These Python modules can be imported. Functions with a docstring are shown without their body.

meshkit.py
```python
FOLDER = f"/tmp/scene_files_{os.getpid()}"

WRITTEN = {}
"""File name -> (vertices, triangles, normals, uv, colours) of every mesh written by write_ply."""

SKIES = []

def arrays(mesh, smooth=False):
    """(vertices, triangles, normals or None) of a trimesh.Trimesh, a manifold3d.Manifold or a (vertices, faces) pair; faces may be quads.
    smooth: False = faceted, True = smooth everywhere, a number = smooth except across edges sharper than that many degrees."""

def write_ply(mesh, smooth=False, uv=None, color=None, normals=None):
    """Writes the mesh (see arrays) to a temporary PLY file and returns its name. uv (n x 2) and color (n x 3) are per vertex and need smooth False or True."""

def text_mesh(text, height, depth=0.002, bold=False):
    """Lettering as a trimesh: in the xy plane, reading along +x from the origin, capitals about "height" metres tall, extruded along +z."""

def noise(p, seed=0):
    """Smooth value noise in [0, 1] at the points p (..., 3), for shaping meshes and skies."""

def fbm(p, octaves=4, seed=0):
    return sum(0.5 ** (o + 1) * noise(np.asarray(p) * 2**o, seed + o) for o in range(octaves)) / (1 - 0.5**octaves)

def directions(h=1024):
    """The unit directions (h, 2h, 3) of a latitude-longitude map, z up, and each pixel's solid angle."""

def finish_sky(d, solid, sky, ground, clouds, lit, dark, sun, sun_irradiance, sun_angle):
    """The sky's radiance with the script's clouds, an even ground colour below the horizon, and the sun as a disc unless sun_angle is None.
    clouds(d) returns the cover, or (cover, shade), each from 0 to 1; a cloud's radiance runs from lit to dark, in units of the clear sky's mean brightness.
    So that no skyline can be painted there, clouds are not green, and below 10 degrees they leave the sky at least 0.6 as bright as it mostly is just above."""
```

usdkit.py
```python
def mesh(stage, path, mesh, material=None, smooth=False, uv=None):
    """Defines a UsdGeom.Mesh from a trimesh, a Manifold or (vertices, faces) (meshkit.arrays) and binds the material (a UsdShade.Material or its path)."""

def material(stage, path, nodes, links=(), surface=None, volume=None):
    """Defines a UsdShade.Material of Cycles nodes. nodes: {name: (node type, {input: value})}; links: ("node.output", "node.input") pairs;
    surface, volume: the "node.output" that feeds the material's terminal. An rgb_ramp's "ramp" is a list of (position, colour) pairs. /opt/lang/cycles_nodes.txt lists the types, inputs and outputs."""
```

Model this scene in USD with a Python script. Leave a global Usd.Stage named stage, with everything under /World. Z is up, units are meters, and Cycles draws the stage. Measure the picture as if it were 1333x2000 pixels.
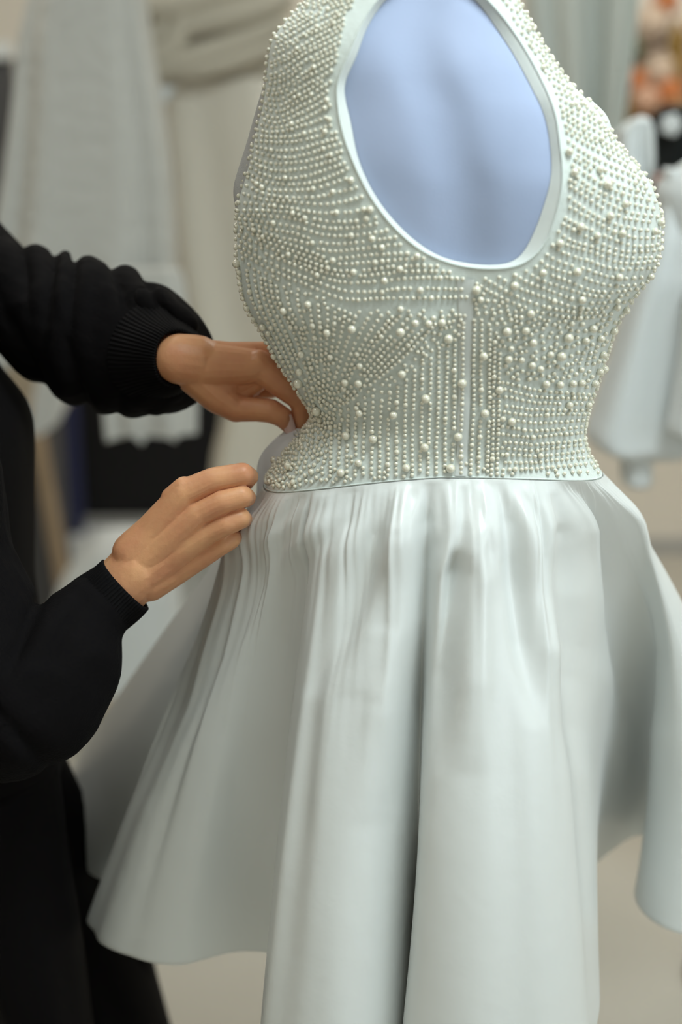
import math, numpy as np, trimesh, usdkit, meshkit, manifold3d
from manifold3d import Manifold
from pxr import Usd, UsdGeom, UsdLux, UsdShade, Gf, Sdf, Vt
from scipy.spatial import Delaunay
from scipy.interpolate import LinearNDInterpolator, CubicSpline, PchipInterpolator
from shapely.geometry import Polygon, Point
import shapely
PI = math.pi
stage = Usd.Stage.CreateInMemory()
UsdGeom.SetStageUpAxis(stage, 'Z'); UsdGeom.SetStageMetersPerUnit(stage, 1.0)
world = UsdGeom.Xform.Define(stage, '/World'); stage.SetDefaultPrim(world.GetPrim())

# ---------------------------------------------------------------- camera
W_, H_, FPX = 1333.0, 2000.0, 2777.0
PITCH = math.radians(16.4)
CAM = np.array([0.0, -1.25, 1.42])
FW = np.array([0, math.cos(PITCH), -math.sin(PITCH)]); UP = np.array([0, math.sin(PITCH), math.cos(PITCH)]); RT = np.array([1.0, 0, 0])
cam = UsdGeom.Camera.Define(stage, '/World/camera')
cam.CreateHorizontalApertureAttr(24.0); cam.CreateVerticalApertureAttr(36.0)
cam.CreateFocalLengthAttr(24.0 * FPX / W_)
cam.CreateFStopAttr(1.9); cam.CreateFocusDistanceAttr(1.235)
cam.CreateClippingRangeAttr(Gf.Vec2f(0.05, 100))
cam.AddTransformOp().Set(Gf.Matrix4d(*RT, 0, *UP, 0, *(-FW), 0, *CAM, 1))
cam.CreateExposureAttr(-0.42)

def at(px, py, Y):
    """World point(s) on the plane y = Y seen at a picture position."""
    px, py, Y = np.broadcast_arrays(np.asarray(px, float), np.asarray(py, float), np.asarray(Y, float))
    d = FW + ((px - W_ / 2) / FPX)[..., None] * RT + ((H_ / 2 - py) / FPX)[..., None] * UP
    return CAM + d * ((Y - CAM[1]) / d[..., 1])[..., None]
def at_z(px, py, z):
    d = FW + (px - W_ / 2) / FPX * RT + (H_ / 2 - py) / FPX * UP
    return CAM + d * ((z - CAM[2]) / d[2])
def proj(p):
    q = np.asarray(p, float) - CAM
    k = FPX / (q @ FW)
    return np.stack([W_ / 2 + (q @ RT) * k, H_ / 2 - (q @ UP) * k], -1)

# ---------------------------------------------------------------- lights
def rect_light(path, pos, target, w, h, power, color):
    l = UsdLux.RectLight.Define(stage, path)
    l.CreateWidthAttr(w); l.CreateHeightAttr(h); l.CreateIntensityAttr(power); l.CreateColorAttr(Gf.Vec3f(*color))
    pos, target = np.array(pos, float), np.array(target, float)
    z = pos - target; z /= np.linalg.norm(z)
    x = np.cross([0, 0, 1.0] if abs(z[2]) < 0.95 else [0, 1.0, 0], z); x /= np.linalg.norm(x); y = np.cross(z, x)
    l.AddTransformOp().Set(Gf.Matrix4d(*x, 0, *y, 0, *z, 0, *pos, 1))
    return l
WIN = dict(x=2.3, y0=-2.7, y1=-0.5, z0=0.85, z1=2.45)          # the window in the right wall, beside and behind the camera
rect_light('/World/window_daylight', (WIN['x'] - 0.03, (WIN['y0'] + WIN['y1']) / 2, (WIN['z0'] + WIN['z1']) / 2), (0, (WIN['y0'] + WIN['y1']) / 2, (WIN['z0'] + WIN['z1']) / 2),
           WIN['y1'] - WIN['y0'] - 0.1, WIN['z1'] - WIN['z0'] - 0.1, 2.6, (0.84, 0.95, 1.0))
LAMPS = [(-0.9, -0.75), (0.65, -0.58), (-0.9, 1.4), (1.0, 1.9)]
LAMP_POWER = [3.4, 25.0, 7.5, 17.0]
LAMP_TINT = [(0.90, 0.98, 1.0), (0.85, 0.98, 1.0), (0.97, 0.94, 0.86), (0.97, 0.94, 0.86)]
CEIL = 2.75
dome = UsdLux.DomeLight.Define(stage, '/World/sky'); dome.CreateIntensityAttr(0.12); dome.CreateColorAttr(Gf.Vec3f(0.85, 0.93, 1.0))

# ---------------------------------------------------------------- materials
def pbr(name, color, rough=0.5, spec=0.5, bump=None, var=None, **kw):
    nodes = {'p': ('principled_bsdf', {'base_color': color, 'roughness': rough, 'specular_ior_level': spec, **kw})}
    links = []
    if bump or var: nodes['tc'] = ('texture_coordinate', {})
    if var:                                                     # (colour, scale): the material's own tone varies
        nodes['n'] = ('noise_texture', {'scale': var[1], 'detail': 3.0})
        nodes['r'] = ('rgb_ramp', {'ramp': [(0.3, color), (0.7, var[0])]})
        links += [('tc.object', 'n.vector'), ('n.fac', 'r.fac'), ('r.color', 'p.base_color')]
    if bump:                                                    # (scale, strength, distance)
        nodes['bn'] = ('noise_texture', {'scale': bump[0], 'detail': 2.0})
        nodes['b'] = ('bump', {'strength': bump[1], 'distance': bump[2]})
        links += [('tc.object', 'bn.vector'), ('bn.fac', 'b.height'), ('b.normal', 'p.normal')]
    return usdkit.material(stage, '/World/Looks/' + name, nodes, links, surface='p.BSDF')
UsdGeom.Scope.Define(stage, '/World/Looks')
def cloth(name, color, rough, spec, trans, tcol, bump=None, **kw):
    nodes = {'p': ('principled_bsdf', {'base_color': color, 'roughness': rough, 'specular_ior_level': spec, **kw}), 't': ('translucent_bsdf', {'color': tcol}), 'm': ('mix_closure', {'fac': trans})}
    links = [('p.BSDF', 'm.closure1'), ('t.BSDF', 'm.closure2')]
    if bump:
        nodes['tc'] = ('texture_coordinate', {}); nodes['bn'] = ('noise_texture', {'scale': bump[0], 'detail': 3.0}); nodes['b'] = ('bump', {'strength': bump[1], 'distance': bump[2]})
        links += [('tc.object', 'bn.vector'), ('bn.fac', 'b.height'), ('b.normal', 'p.normal')]
    return usdkit.material(stage, '/World/Looks/' + name, nodes, links, surface='m.closure')
M = {}
M['satin'] = cloth('dress_satin', (0.79, 0.82, 0.81), 0.31, 0.6, 0.09, (0.84, 0.82, 0.72), (55, 0.10, 0.004), sheen_weight=0.15, sheen_roughness=0.4)
M['bodice'] = pbr('bodice_crepe', (0.67, 0.73, 0.70), 0.6, 0.3, (240, 0.25, 0.0015))
M['facing'] = pbr('facing_crepe', (0.66, 0.70, 0.68), 0.55, 0.3, (160, 0.2, 0.001))
M['pearl'] = pbr('pearl', (0.78, 0.75, 0.61), 0.2, 0.8, coat_weight=1.0, coat_roughness=0.09, coat_ior=1.9)
M['tulle'] = pbr('grey_tulle', (0.48, 0.48, 0.48), 0.8, 0.2, (900, 0.3, 0.001))
M['lining'] = cloth('sheer_lining', (0.78, 0.78, 0.79), 0.45, 0.35, 0.25, (0.75, 0.74, 0.74))
M['form'] = pbr('form_jersey', (0.39, 0.46, 0.64), 0.75, 0.2, (700, 0.15, 0.0008), ((0.35, 0.42, 0.59), 9))
M['skin'] = pbr('skin', (0.66, 0.34, 0.17), 0.45, 0.4, (240, 0.3, 0.001), ((0.56, 0.25, 0.13), 34), subsurface_weight=0.12, subsurface_scale=0.006)
M['nail'] = pbr('nail', (0.62, 0.44, 0.40), 0.25, 0.5)
M['knit'] = pbr('black_knit', (0.0035, 0.0030, 0.0034), 0.85, 0.08, (420, 0.5, 0.0012))
M['knit_rib'] = pbr('black_rib', (0.0042, 0.0038, 0.0042), 0.8, 0.10)
M['black_cloth'] = pbr('black_cloth', (0.0028, 0.0022, 0.0026), 0.8, 0.08)
M['hair'] = pbr('hair', (0.03, 0.018, 0.012), 0.5, 0.4)
M['shoe'] = pbr('shoe_leather', (0.012, 0.012, 0.012), 0.4, 0.5)
M['steel'] = pbr('steel', (0.55, 0.55, 0.56), 0.3, 0.5, metallic=1.0)
M['lace'] = cloth('ivory_lace', (0.60, 0.60, 0.57), 0.7, 0.2, 0.15, (0.6, 0.58, 0.5), (38, 0.6, 0.01))
M['ivory'] = cloth('ivory_satin', (0.82, 0.77, 0.67), 0.42, 0.4, 0.12, (0.6, 0.5, 0.36))
M['ruche'] = cloth('ruched_tulle', (0.62, 0.57, 0.47), 0.55, 0.3, 0.15, (0.6, 0.5, 0.38))
M['white'] = cloth('white_cotton', (0.75, 0.79, 0.80), 0.6, 0.3, 0.1, (0.6, 0.6, 0.55))
M['sheer'] = cloth('white_voile', (0.70, 0.74, 0.71), 0.65, 0.25, 0.2, (0.6, 0.62, 0.55))
M['wall'] = pbr('wall_paint', (0.76, 0.71, 0.63), 0.8, 0.2, (60, 0.1, 0.002), ((0.73, 0.68, 0.60), 1.5))
M['floor'] = pbr('floor_vinyl', (0.50, 0.47, 0.41), 0.55, 0.3, (40, 0.08, 0.002), ((0.47, 0.44, 0.38), 2.5))
M['ceiling'] = pbr('ceiling_paint', (0.75, 0.74, 0.71), 0.85, 0.2)
M['trim'] = pbr('grey_trim', (0.38, 0.38, 0.37), 0.6, 0.3)
M['white_trim'] = pbr('white_trim', (0.75, 0.75, 0.73), 0.5, 0.4)
M['black_case'] = pbr('black_felt', (0.013, 0.013, 0.014), 0.8, 0.2, (90, 0.2, 0.002))
M['navy'] = pbr('navy', (0.025, 0.03, 0.085), 0.6, 0.3)
M['wood'] = pbr('pale_wood', (0.42, 0.32, 0.22), 0.55, 0.3, None, ((0.35, 0.26, 0.17), 12))
M['card'] = pbr('beige_card', (0.50, 0.43, 0.33), 0.8, 0.2)
M['darkgrey'] = pbr('dark_grey', (0.085, 0.085, 0.09), 0.7, 0.2)
M['blush'] = pbr('blush_petal', (0.55, 0.34, 0.24), 0.7, 0.2)
M['beige_petal'] = pbr('beige_petal', (0.52, 0.41, 0.32), 0.7, 0.2)
M['orange_petal'] = pbr('orange_petal', (0.45, 0.16, 0.06), 0.7, 0.2)
M['ochre'] = pbr('ochre_grass', (0.24, 0.15, 0.04), 0.8, 0.2)
M['leaf'] = pbr('leaf', (0.03, 0.09, 0.03), 0.6, 0.3)
M['twig'] = pbr('twig', (0.09, 0.05, 0.03), 0.8, 0.2)
M['basket'] = pbr('wicker', (0.33, 0.20, 0.10), 0.8, 0.2, (80, 0.5, 0.004))
M['black_dress'] = pbr('black_dress_cloth', (0.006, 0.008, 0.008), 0.75, 0.2)
M['pink'] = pbr('pink_cloth', (0.50, 0.28, 0.25), 0.6, 0.3)
glass = usdkit.material(stage, '/World/Looks/pane_glass', {'t': ('transparent_bsdf', {}), 'g': ('glossy_bsdf', {'roughness': 0.0}), 'f': ('fresnel', {'IOR': 1.45}), 'm': ('mix_closure', {})},
                        [('t.BSDF', 'm.closure1'), ('g.BSDF', 'm.closure2'), ('f.fac', 'm.fac')], surface='m.closure')
M['lamp'] = usdkit.material(stage, '/World/Looks/lamp_diffuser', {'p': ('principled_bsdf', {'base_color': (0.9, 0.88, 0.82), 'roughness': 0.6, 'emission_color': (1, 0.93, 0.82), 'emission_strength': 2.0})}, [], surface='p.BSDF')

# ---------------------------------------------------------------- scene helpers
used = {}
def numbered(path):
    n = used.get(path, -1) + 1; used[path] = n
    return path if n == 0 else f'{path}_{n:03d}'
class Thing:
    def __init__(self, name, label, cat, base=(0, 0, 0), group=None, kind=None):
        self.path = numbered('/World/' + name); self.base = np.array(base, float)
        x = UsdGeom.Xform.Define(stage, self.path); x.AddTranslateOp().Set(Gf.Vec3d(*map(float, base)))
        tag(x.GetPrim(), label, cat, group, kind)
    def part(self, name, mesh, mat, smooth=40, under=None, label=None, kind=None):
        p = numbered((under or self.path) + '/' + name)
        v, f = vf(mesh)
        m = usdkit.mesh(stage, p, (v - self.base, f), M[mat] if isinstance(mat, str) else mat, smooth)
        if label: m.GetPrim().SetCustomDataByKey('label', label)
        if kind: m.GetPrim().SetCustomDataByKey('kind', kind)
        return p
def tag(prim, label=None, cat=None, group=None, kind=None):
    for k, v in (('label', label), ('category', cat), ('group', group), ('kind', kind)):
        if v: prim.SetCustomDataByKey(k, v)
def vf(mesh):
    if hasattr(mesh, 'to_mesh'):
        q = mesh.to_mesh(); return np.array(q.vert_properties[:, :3], float), np.array(q.tri_verts, int)
    if isinstance(mesh, (tuple, list)): return np.asarray(mesh[0], float), np.asarray(mesh[1], int)
    return np.array(mesh.vertices), np.array(mesh.faces)
def single(name, mesh, mat, label=None, cat=None, group=None, kind=None, smooth=40):
    p = numbered('/World/' + name)
    tag(usdkit.mesh(stage, p, vf(mesh), M[mat], smooth).GetPrim(), label, cat, group, kind)
    return p
def join(*ms):
    V, F, n = [], [], 0
    for m in ms:
        v, f = vf(m)
        if f.shape[1] == 4: f = np.vstack([f[:, [0, 1, 2]], f[:, [0, 2, 3]]])
        V.append(v); F.append(f + n); n += len(v)
    return np.vstack(V), np.vstack(F)
def box(x0, x1, y0, y1, z0, z1, bev=0.0):
    if bev <= 0:
        m = trimesh.creation.box([x1 - x0, y1 - y0, z1 - z0]); m.apply_translation([(x0 + x1) / 2, (y0 + y1) / 2, (z0 + z1) / 2]); return m
    pts = [Manifold.sphere(bev, 12).translate([x, y, z]) for x in (x0 + bev, x1 - bev) for y in (y0 + bev, y1 - bev) for z in (z0 + bev, z1 - bev)]
    return Manifold.batch_hull(pts)
def tube(pts, rad, n=12, closed=False, caps=True):
    p = np.asarray(pts, float); rad = np.broadcast_to(rad, (len(p),))
    t = (np.roll(p, -1, 0) - np.roll(p, 1, 0)) if closed else np.gradient(p, axis=0)
    t = t / np.maximum(np.linalg.norm(t, axis=1, keepdims=True), 1e-9)
    a = np.cross(t[0], [0, 0, 1.0] if abs(t[0, 2]) < 0.9 else [1.0, 0, 0]); A = []
    for k in range(len(p)):
        a = a - t[k] * (a @ t[k]); a = a / np.linalg.norm(a); A.append(a)
    A = np.array(A); B = np.cross(t, A); th = np.arange(n) * 2 * PI / n
    v = p[:, None] + rad[:, None, None] * (np.cos(th)[None, :, None] * A[:, None] + np.sin(th)[None, :, None] * B[:, None])
    return grid_mesh(v, True, closed, caps and not closed)
def grid_mesh(v, wrap_u=True, wrap_v=False, caps=False):
    """v: rows x columns x 3."""
    R, C = v.shape[:2]
    i, j = np.meshgrid(np.arange(R if wrap_v else R - 1), np.arange(C if wrap_u else C - 1), indexing='ij')
    i2, j2 = (i + 1) % R, (j + 1) % C
    q = np.stack([i * C + j, i * C + j2, i2 * C + j2, i2 * C + j], -1).reshape(-1, 4)
    f = np.vstack([q[:, [0, 1, 2]], q[:, [0, 2, 3]]]); V = v.reshape(-1, 3)
    if caps:
        n = len(V); V = np.vstack([V, v[0].mean(0), v[-1].mean(0)]); k = np.arange(C); k2 = (k + 1) % C
        f = np.vstack([f, np.stack([np.full(C, n), k2, k], 1), np.stack([np.full(C, n + 1), (R - 1) * C + k, (R - 1) * C + k2], 1)])
    return V, f
def normals(v, f):
    n = np.zeros_like(v); c = np.cross(v[f[:, 1]] - v[f[:, 0]], v[f[:, 2]] - v[f[:, 0]])
    for k in range(3): np.add.at(n, f[:, k], c)
    return n / np.maximum(np.linalg.norm(n, axis=1, keepdims=True), 1e-12)
def chain(pts, rads, seg=20):
    """Tapered limb: hulls of the spheres at consecutive joints."""
    s = [Manifold.sphere(float(r), seg).translate([float(c) for c in p]) for p, r in zip(pts, rads)]
    return Manifold.batch_boolean([Manifold.batch_hull([a, b]) for a, b in zip(s[:-1], s[1:])], manifold3d.OpType.Add)
def blend(m, edge, it=12, lamb=0.55, nu=0.57):
    q = vf(m.refine_to_length(edge))
    t = trimesh.Trimesh(*q, process=True); t.merge_vertices()
    trimesh.smoothing.filter_taubin(t, lamb=lamb, nu=nu, iterations=it)
    return t
def to_manifold(t):
    return Manifold(manifold3d.Mesh(np.asarray(t.vertices, np.float32), np.asarray(t.faces, np.uint32)))

# ---------------------------------------------------------------- the room
RX0, RX1, RY0, RY1 = -2.4, 2.3, -3.2, 3.12
def structure(name, mesh, mat, label, cat): single(name, mesh, mat, label, cat, kind='structure', smooth=False)
structure('floor', box(RX0 - .1, RX1 + .1, RY0 - .1, RY1 + .1, -0.05, 0), 'floor', 'smooth pale beige floor of the fitting room', 'floor')
structure('ceiling', box(RX0 - .1, RX1 + .1, RY0 - .1, RY1 + .1, CEIL, CEIL + .05), 'ceiling', 'plain white ceiling of the fitting room', 'ceiling')
structure('wall_back', box(RX0, RX1, RY1, RY1 + .1, 0, CEIL), 'wall', 'beige back wall behind the racks of gowns', 'wall')
structure('wall_left', box(RX0 - .1, RX0, RY0, RY1, 0, CEIL), 'wall', 'beige side wall to the left', 'wall')
structure('wall_front', box(RX0, RX1, RY0 - .1, RY0, 0, CEIL), 'wall', 'beige wall behind the viewer', 'wall')
w = WIN
structure('wall_right', join(box(RX1, RX1 + .1, RY0, w['y0'], 0, CEIL), box(RX1, RX1 + .1, w['y1'], RY1, 0, CEIL), box(RX1, RX1 + .1, w['y0'], w['y1'], 0, w['z0']), box(RX1, RX1 + .1, w['y0'], w['y1'], w['z1'], CEIL)), 'wall', 'beige side wall with the window', 'wall')
structure('baseboard_back', box(RX0, RX1, RY1 - .02, RY1, 0.0, 0.045), 'trim', 'grey skirting along the foot of the back wall', 'baseboard')
win = Thing('window_1', 'large white framed window in the right wall', 'window', (RX1 + .05, (w['y0'] + w['y1']) / 2, w['z0']), kind='structure')
fr = [box(RX1 + .02, RX1 + .08, w['y0'], w['y1'], z, z + .05) for z in (w['z0'], w['z1'] - .05)] + [box(RX1 + .02, RX1 + .08, y, y + .05, w['z0'], w['z1']) for y in (w['y0'], (w['y0'] + w['y1']) / 2 - .025, w['y1'] - .05)]
win.part('frame', join(*fr), 'white_trim', False)
for k in range(2):
    y0 = w['y0'] + .05 if k == 0 else (w['y0'] + w['y1']) / 2 + .025
    win.part('pane', box(RX1 + .045, RX1 + .051, y0, y0 + (w['y1'] - w['y0']) / 2 - .075, w['z0'] + .05, w['z1'] - .05), glass, False)
for (lx, ly), pw, tint, where in zip(LAMPS, LAMP_POWER, LAMP_TINT, ('behind the viewer on the left', 'behind the viewer on the right', 'over the gowns on the left', 'over the gowns on the right')):
    t = Thing('ceiling_light', 'square white ceiling light panel ' + where, 'ceiling light', (lx, ly, CEIL - .05), group=None)
    t.part('frame', join(box(lx - .42, lx + .42, ly - .42, ly - .38, CEIL - .05, CEIL - .001), box(lx - .42, lx + .42, ly + .38, ly + .42, CEIL - .05, CEIL - .001), box(lx - .42, lx - .38, ly - .38, ly + .38, CEIL - .05, CEIL - .001), box(lx + .38, lx + .42, ly - .38, ly + .38, CEIL - .05, CEIL - .001)), 'white_trim', False)
    t.part('diffuser', box(lx - .38, lx + .38, ly - .38, ly + .38, CEIL - .03, CEIL - .005), 'lamp', False)
    rect_light(t.path + '/lamp', (0, 0, 0.01), (0, 0.0, -1), .74, .74, pw, tint)

# ---------------------------------------------------------------- the dress: bodice surface
def track(rows):
    r = np.array(rows, float); return PchipInterpolator(r[:, 0], r[:, 1], extrapolate=True)
# silhouette of the bodice (picture row, column)
LEFT = track([(-220, 712), (-180, 705), (-100, 668), (-40, 626), (0, 598), (35, 566), (75, 533), (130, 523), (190, 517), (250, 503), (300, 492), (350, 480), (400, 465), (460, 463), (540, 467), (600, 482), (650, 514), (690, 534), (740, 568), (785, 598), (812, 614), (835, 606), (860, 582), (900, 545), (925, 528), (955, 516)])
RIGHT = track([(-220, 900), (-180, 905), (-100, 942), (-40, 985), (0, 1012), (90, 1062), (160, 1112), (205, 1158), (260, 1196), (310, 1231), (345, 1264), (390, 1284), (440, 1293), (500, 1289), (540, 1270), (590, 1231), (640, 1202), (690, 1186), (740, 1170), (790, 1154), (840, 1141), (880, 1145), (920, 1171), (955, 1195)])
NR, NA = 140, 240
side_row = np.linspace(921, -215, NR)                          # picture row of each ring at its sides, waist first
ztilt = PchipInterpolator([-215, 400, 700, 860, 936], [0, 0, .004, .012, 0.0205])   # how far the ring dips at its sides: the waist seam hangs lower there
DB = PchipInterpolator([-215, -100, 0, 150, 350, 550, 750, 860, 936], [.058, .064, .078, .100, .112, .108, .092, .088, .094])
DF = PchipInterpolator([-215, -100, 0, 150, 350, 550, 750, 860, 936], [.055, .060, .075, .105, .135, .135, .105, .095, .105])
a_ = np.linspace(-PI / 2, 1.5 * PI, NA + 1)                     # 0 = right, pi/2 = towards the camera, pi = left
def superell(c, p=2.25): return np.sign(c) * np.abs(c) ** (2 / p)
zs = at(0 * side_row, side_row, 0.0)[:, 2]
xl, xr = at(LEFT(side_row), side_row, 0.0)[:, 0], at(RIGHT(side_row), side_row, 0.0)[:, 0]
ca, sa = superell(np.cos(a_)), superell(np.sin(a_))
def rings(xl, xr, inset=0.0):
    xc, hw = (xl + xr) / 2, (xr - xl) / 2 - inset
    db, df = DB(side_row) - inset, DF(side_row) - inset
    x = xc[:, None] + hw[:, None] * ca
    s = np.maximum(sa, 0); s2 = np.maximum(-sa, 0)
    y = -db[:, None] * s + df[:, None] * s2
    spine = 0.006 * np.exp(-((x - xc[:, None] - 0.006) / 0.022) ** 2) * s * np.clip((zs[:, None] - 1.16) / .1, 0, 1)
    y = y + spine
    z = zs[:, None] + ztilt(side_row)[:, None] * (1 - np.abs(np.cos(a_))[None, :] ** 2.0) * 1.0
    z = z - (0.013 * np.clip((zs[0] + .04 - zs) / .04, 0, 1))[:, None] * -np.cos(a_)[None, :] * (np.cos(a_)[None, :] < 0)   # the left end hangs lower where the side is undone
    return np.stack([x, y, z], -1)
for _ in range(6):
    q = proj(rings(xl, xr))
    for k in range(NR):
        i, j = q[k, :, 0].argmin(), q[k, :, 0].argmax()
        sc = 1.28 / FPX
        xl[k] += 0.9 * (LEFT(q[k, i, 1]) - q[k, i, 0]) * sc
        xr[k] += 0.9 * (RIGHT(q[k, j, 1]) - q[k, j, 0]) * sc
    ker = np.ones(5) / 5
    for arr in (xl, xr): arr[2:-2] = np.convolve(arr, ker, 'valid')
BOD = rings(xl, xr)
w_ = np.linspace(0, 1, NR)
near = (a_ > -0.35) & (a_ < PI + 0.35)
# only the part of each ring that faces the camera maps back from the picture
P2 = proj(BOD)
vN = normals(*grid_mesh(BOD, False)).reshape(BOD.shape)
if (vN[NR // 2, NA // 2] @ np.array([0, -1, 0])) < 0: vN = -vN
facing = ((CAM - BOD) * vN).sum(-1) > 0.02
sel = facing & near[None, :]
AW = np.stack(np.meshgrid(w_, a_, indexing='ij')[::-1], -1)     # (a, w)
toAW = LinearNDInterpolator(P2[sel], AW[sel])
from scipy.interpolate import RegularGridInterpolator
surf = RegularGridInterpolator((w_, a_), BOD, bounds_error=False, fill_value=None)
surfN = RegularGridInterpolator((w_, a_), vN, bounds_error=False, fill_value=None)
def S(aw, off=0.0):
    aw = np.asarray(aw); k = np.stack([aw[..., 1], aw[..., 0]], -1); n = surfN(k); n = n / np.linalg.norm(n, axis=-1, keepdims=True)
    return surf(k) + n * np.asarray(off)[..., None] if np.ndim(off) else surf(k) + n * off
def resample(poly, n, closed=False):
    p = np.array(poly, float)
    if closed: p = np.vstack([p, p[:1]])
    d = np.r_[0, np.cumsum(np.linalg.norm(np.diff(p, axis=0), axis=1))]
    if len(p) > 3 or closed:
        cs = CubicSpline(d, p, bc_type='periodic' if closed else 'natural')
        t = np.linspace(0, d[-1], n, endpoint=not closed); return cs(t)
    return np.stack([np.interp(np.linspace(0, d[-1], n), d, p[:, k]) for k in range(2)], 1)
HOLE = [(742, -4), (705, 52), (680, 110), (660, 165), (660, 200), (668, 250), (688, 310), (722, 380), (772, 446), (832, 494), (900, 519), (965, 525), (1024, 513), (1062, 478), (1086, 420), (1099, 350), (1094, 280), (1084, 220), (1062, 165), (1030, 105), (988, 42), (950, -2), (905, -38), (845, -55), (788, -38)]
INNER = [(748, -2), (712, 52), (690, 110), (668, 166), (679, 232), (692, 295), (722, 368), (772, 436), (832, 486), (900, 514), (960, 520), (1012, 509), (1042, 470), (1068, 405), (1085, 335), (1084, 275), (1072, 212), (1050, 162), (1020, 105), (980, 45), (945, 0), (902, -34), (845, -50), (790, -34)]
hole_px = resample(HOLE, 260, True); hole_aw = toAW(hole_px); inner_px = resample(INNER, 260, True); inner_aw = toAW(inner_px)
sx, sw = 0.16, 0.55
hole_poly = Polygon(hole_aw * [sx, sw])
gw, ga = np.meshgrid(np.linspace(0, 1, 130), np.linspace(-PI / 2, 1.5 * PI, 300), indexing='ij')
gp = np.stack([ga.ravel(), gw.ravel()], 1)
gp = gp[~shapely.contains_xy(hole_poly.buffer(0.0022), gp[:, 0] * sx, gp[:, 1] * sw)]
pts = np.vstack([gp, hole_aw]); tri = Delaunay(pts * [sx, sw]).simplices
cen = pts[tri].mean(1) * [sx, sw]
tri = tri[~shapely.contains_xy(hole_poly, cen[:, 0], cen[:, 1])]
bv = S(pts)
# rows of stitching draw the cloth into faint ridges
bv = bv + surfN(pts[:, ::-1]) * (0.0006 * (meshkit.noise(bv * 70, 3) - .5))[:, None]
def flip_out(v, f, center):
    c = v[f].mean(1); n = np.cross(v[f[:, 1]] - v[f[:, 0]], v[f[:, 2]] - v[f[:, 0]])
    return f[:, ::-1] if ((n * (c - center)).sum(1) > 0).mean() < .5 else f
mid = BOD.reshape(-1, 3).mean(0)
dress = Thing('wedding_dress', 'short white wedding dress with pearl beaded bodice and open keyhole back on a dress form', 'dress', (0.09, 0, 0.6))
dress.part('bodice', (bv, flip_out(bv, tri, mid)), 'bodice', True, label='cream bodice with a round keyhole cut in the back')
# turned edge of the keyhole and its facing that runs in to the form
edge = S(hole_aw, 0.0004)
dress.part('keyhole_edge', tube(edge, 0.0008, 8, True), 'bodice', True)
FORM_OFF = -0.0075
strip = np.stack([S(hole_aw, 0.0), S(hole_aw * .7 + inner_aw * .3, -0.0015), S(hole_aw * .3 + inner_aw * .7, -0.0045), S(inner_aw, FORM_OFF + .0006)], 0)
dress.part('keyhole_facing', grid_mesh(strip, True), 'facing', True, label='plain white inner facing of the keyhole')
# centre back seam, with its flat placket
sp = resample([(921, 545), (919, 640), (916, 740), (912, 840), (908, 930)], 80)
sp_aw = toAW(sp)
rib = np.stack([S(sp_aw + [o, 0], h) for o, h in ((.05, .0002), (.045, .0012), (.02, .0013), (.0, .0014), (-.012, .0004))], 1)
dress.part('centre_seam', grid_mesh(rib, False), 'facing', True, label='plain vertical seam down the middle of the back')
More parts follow.
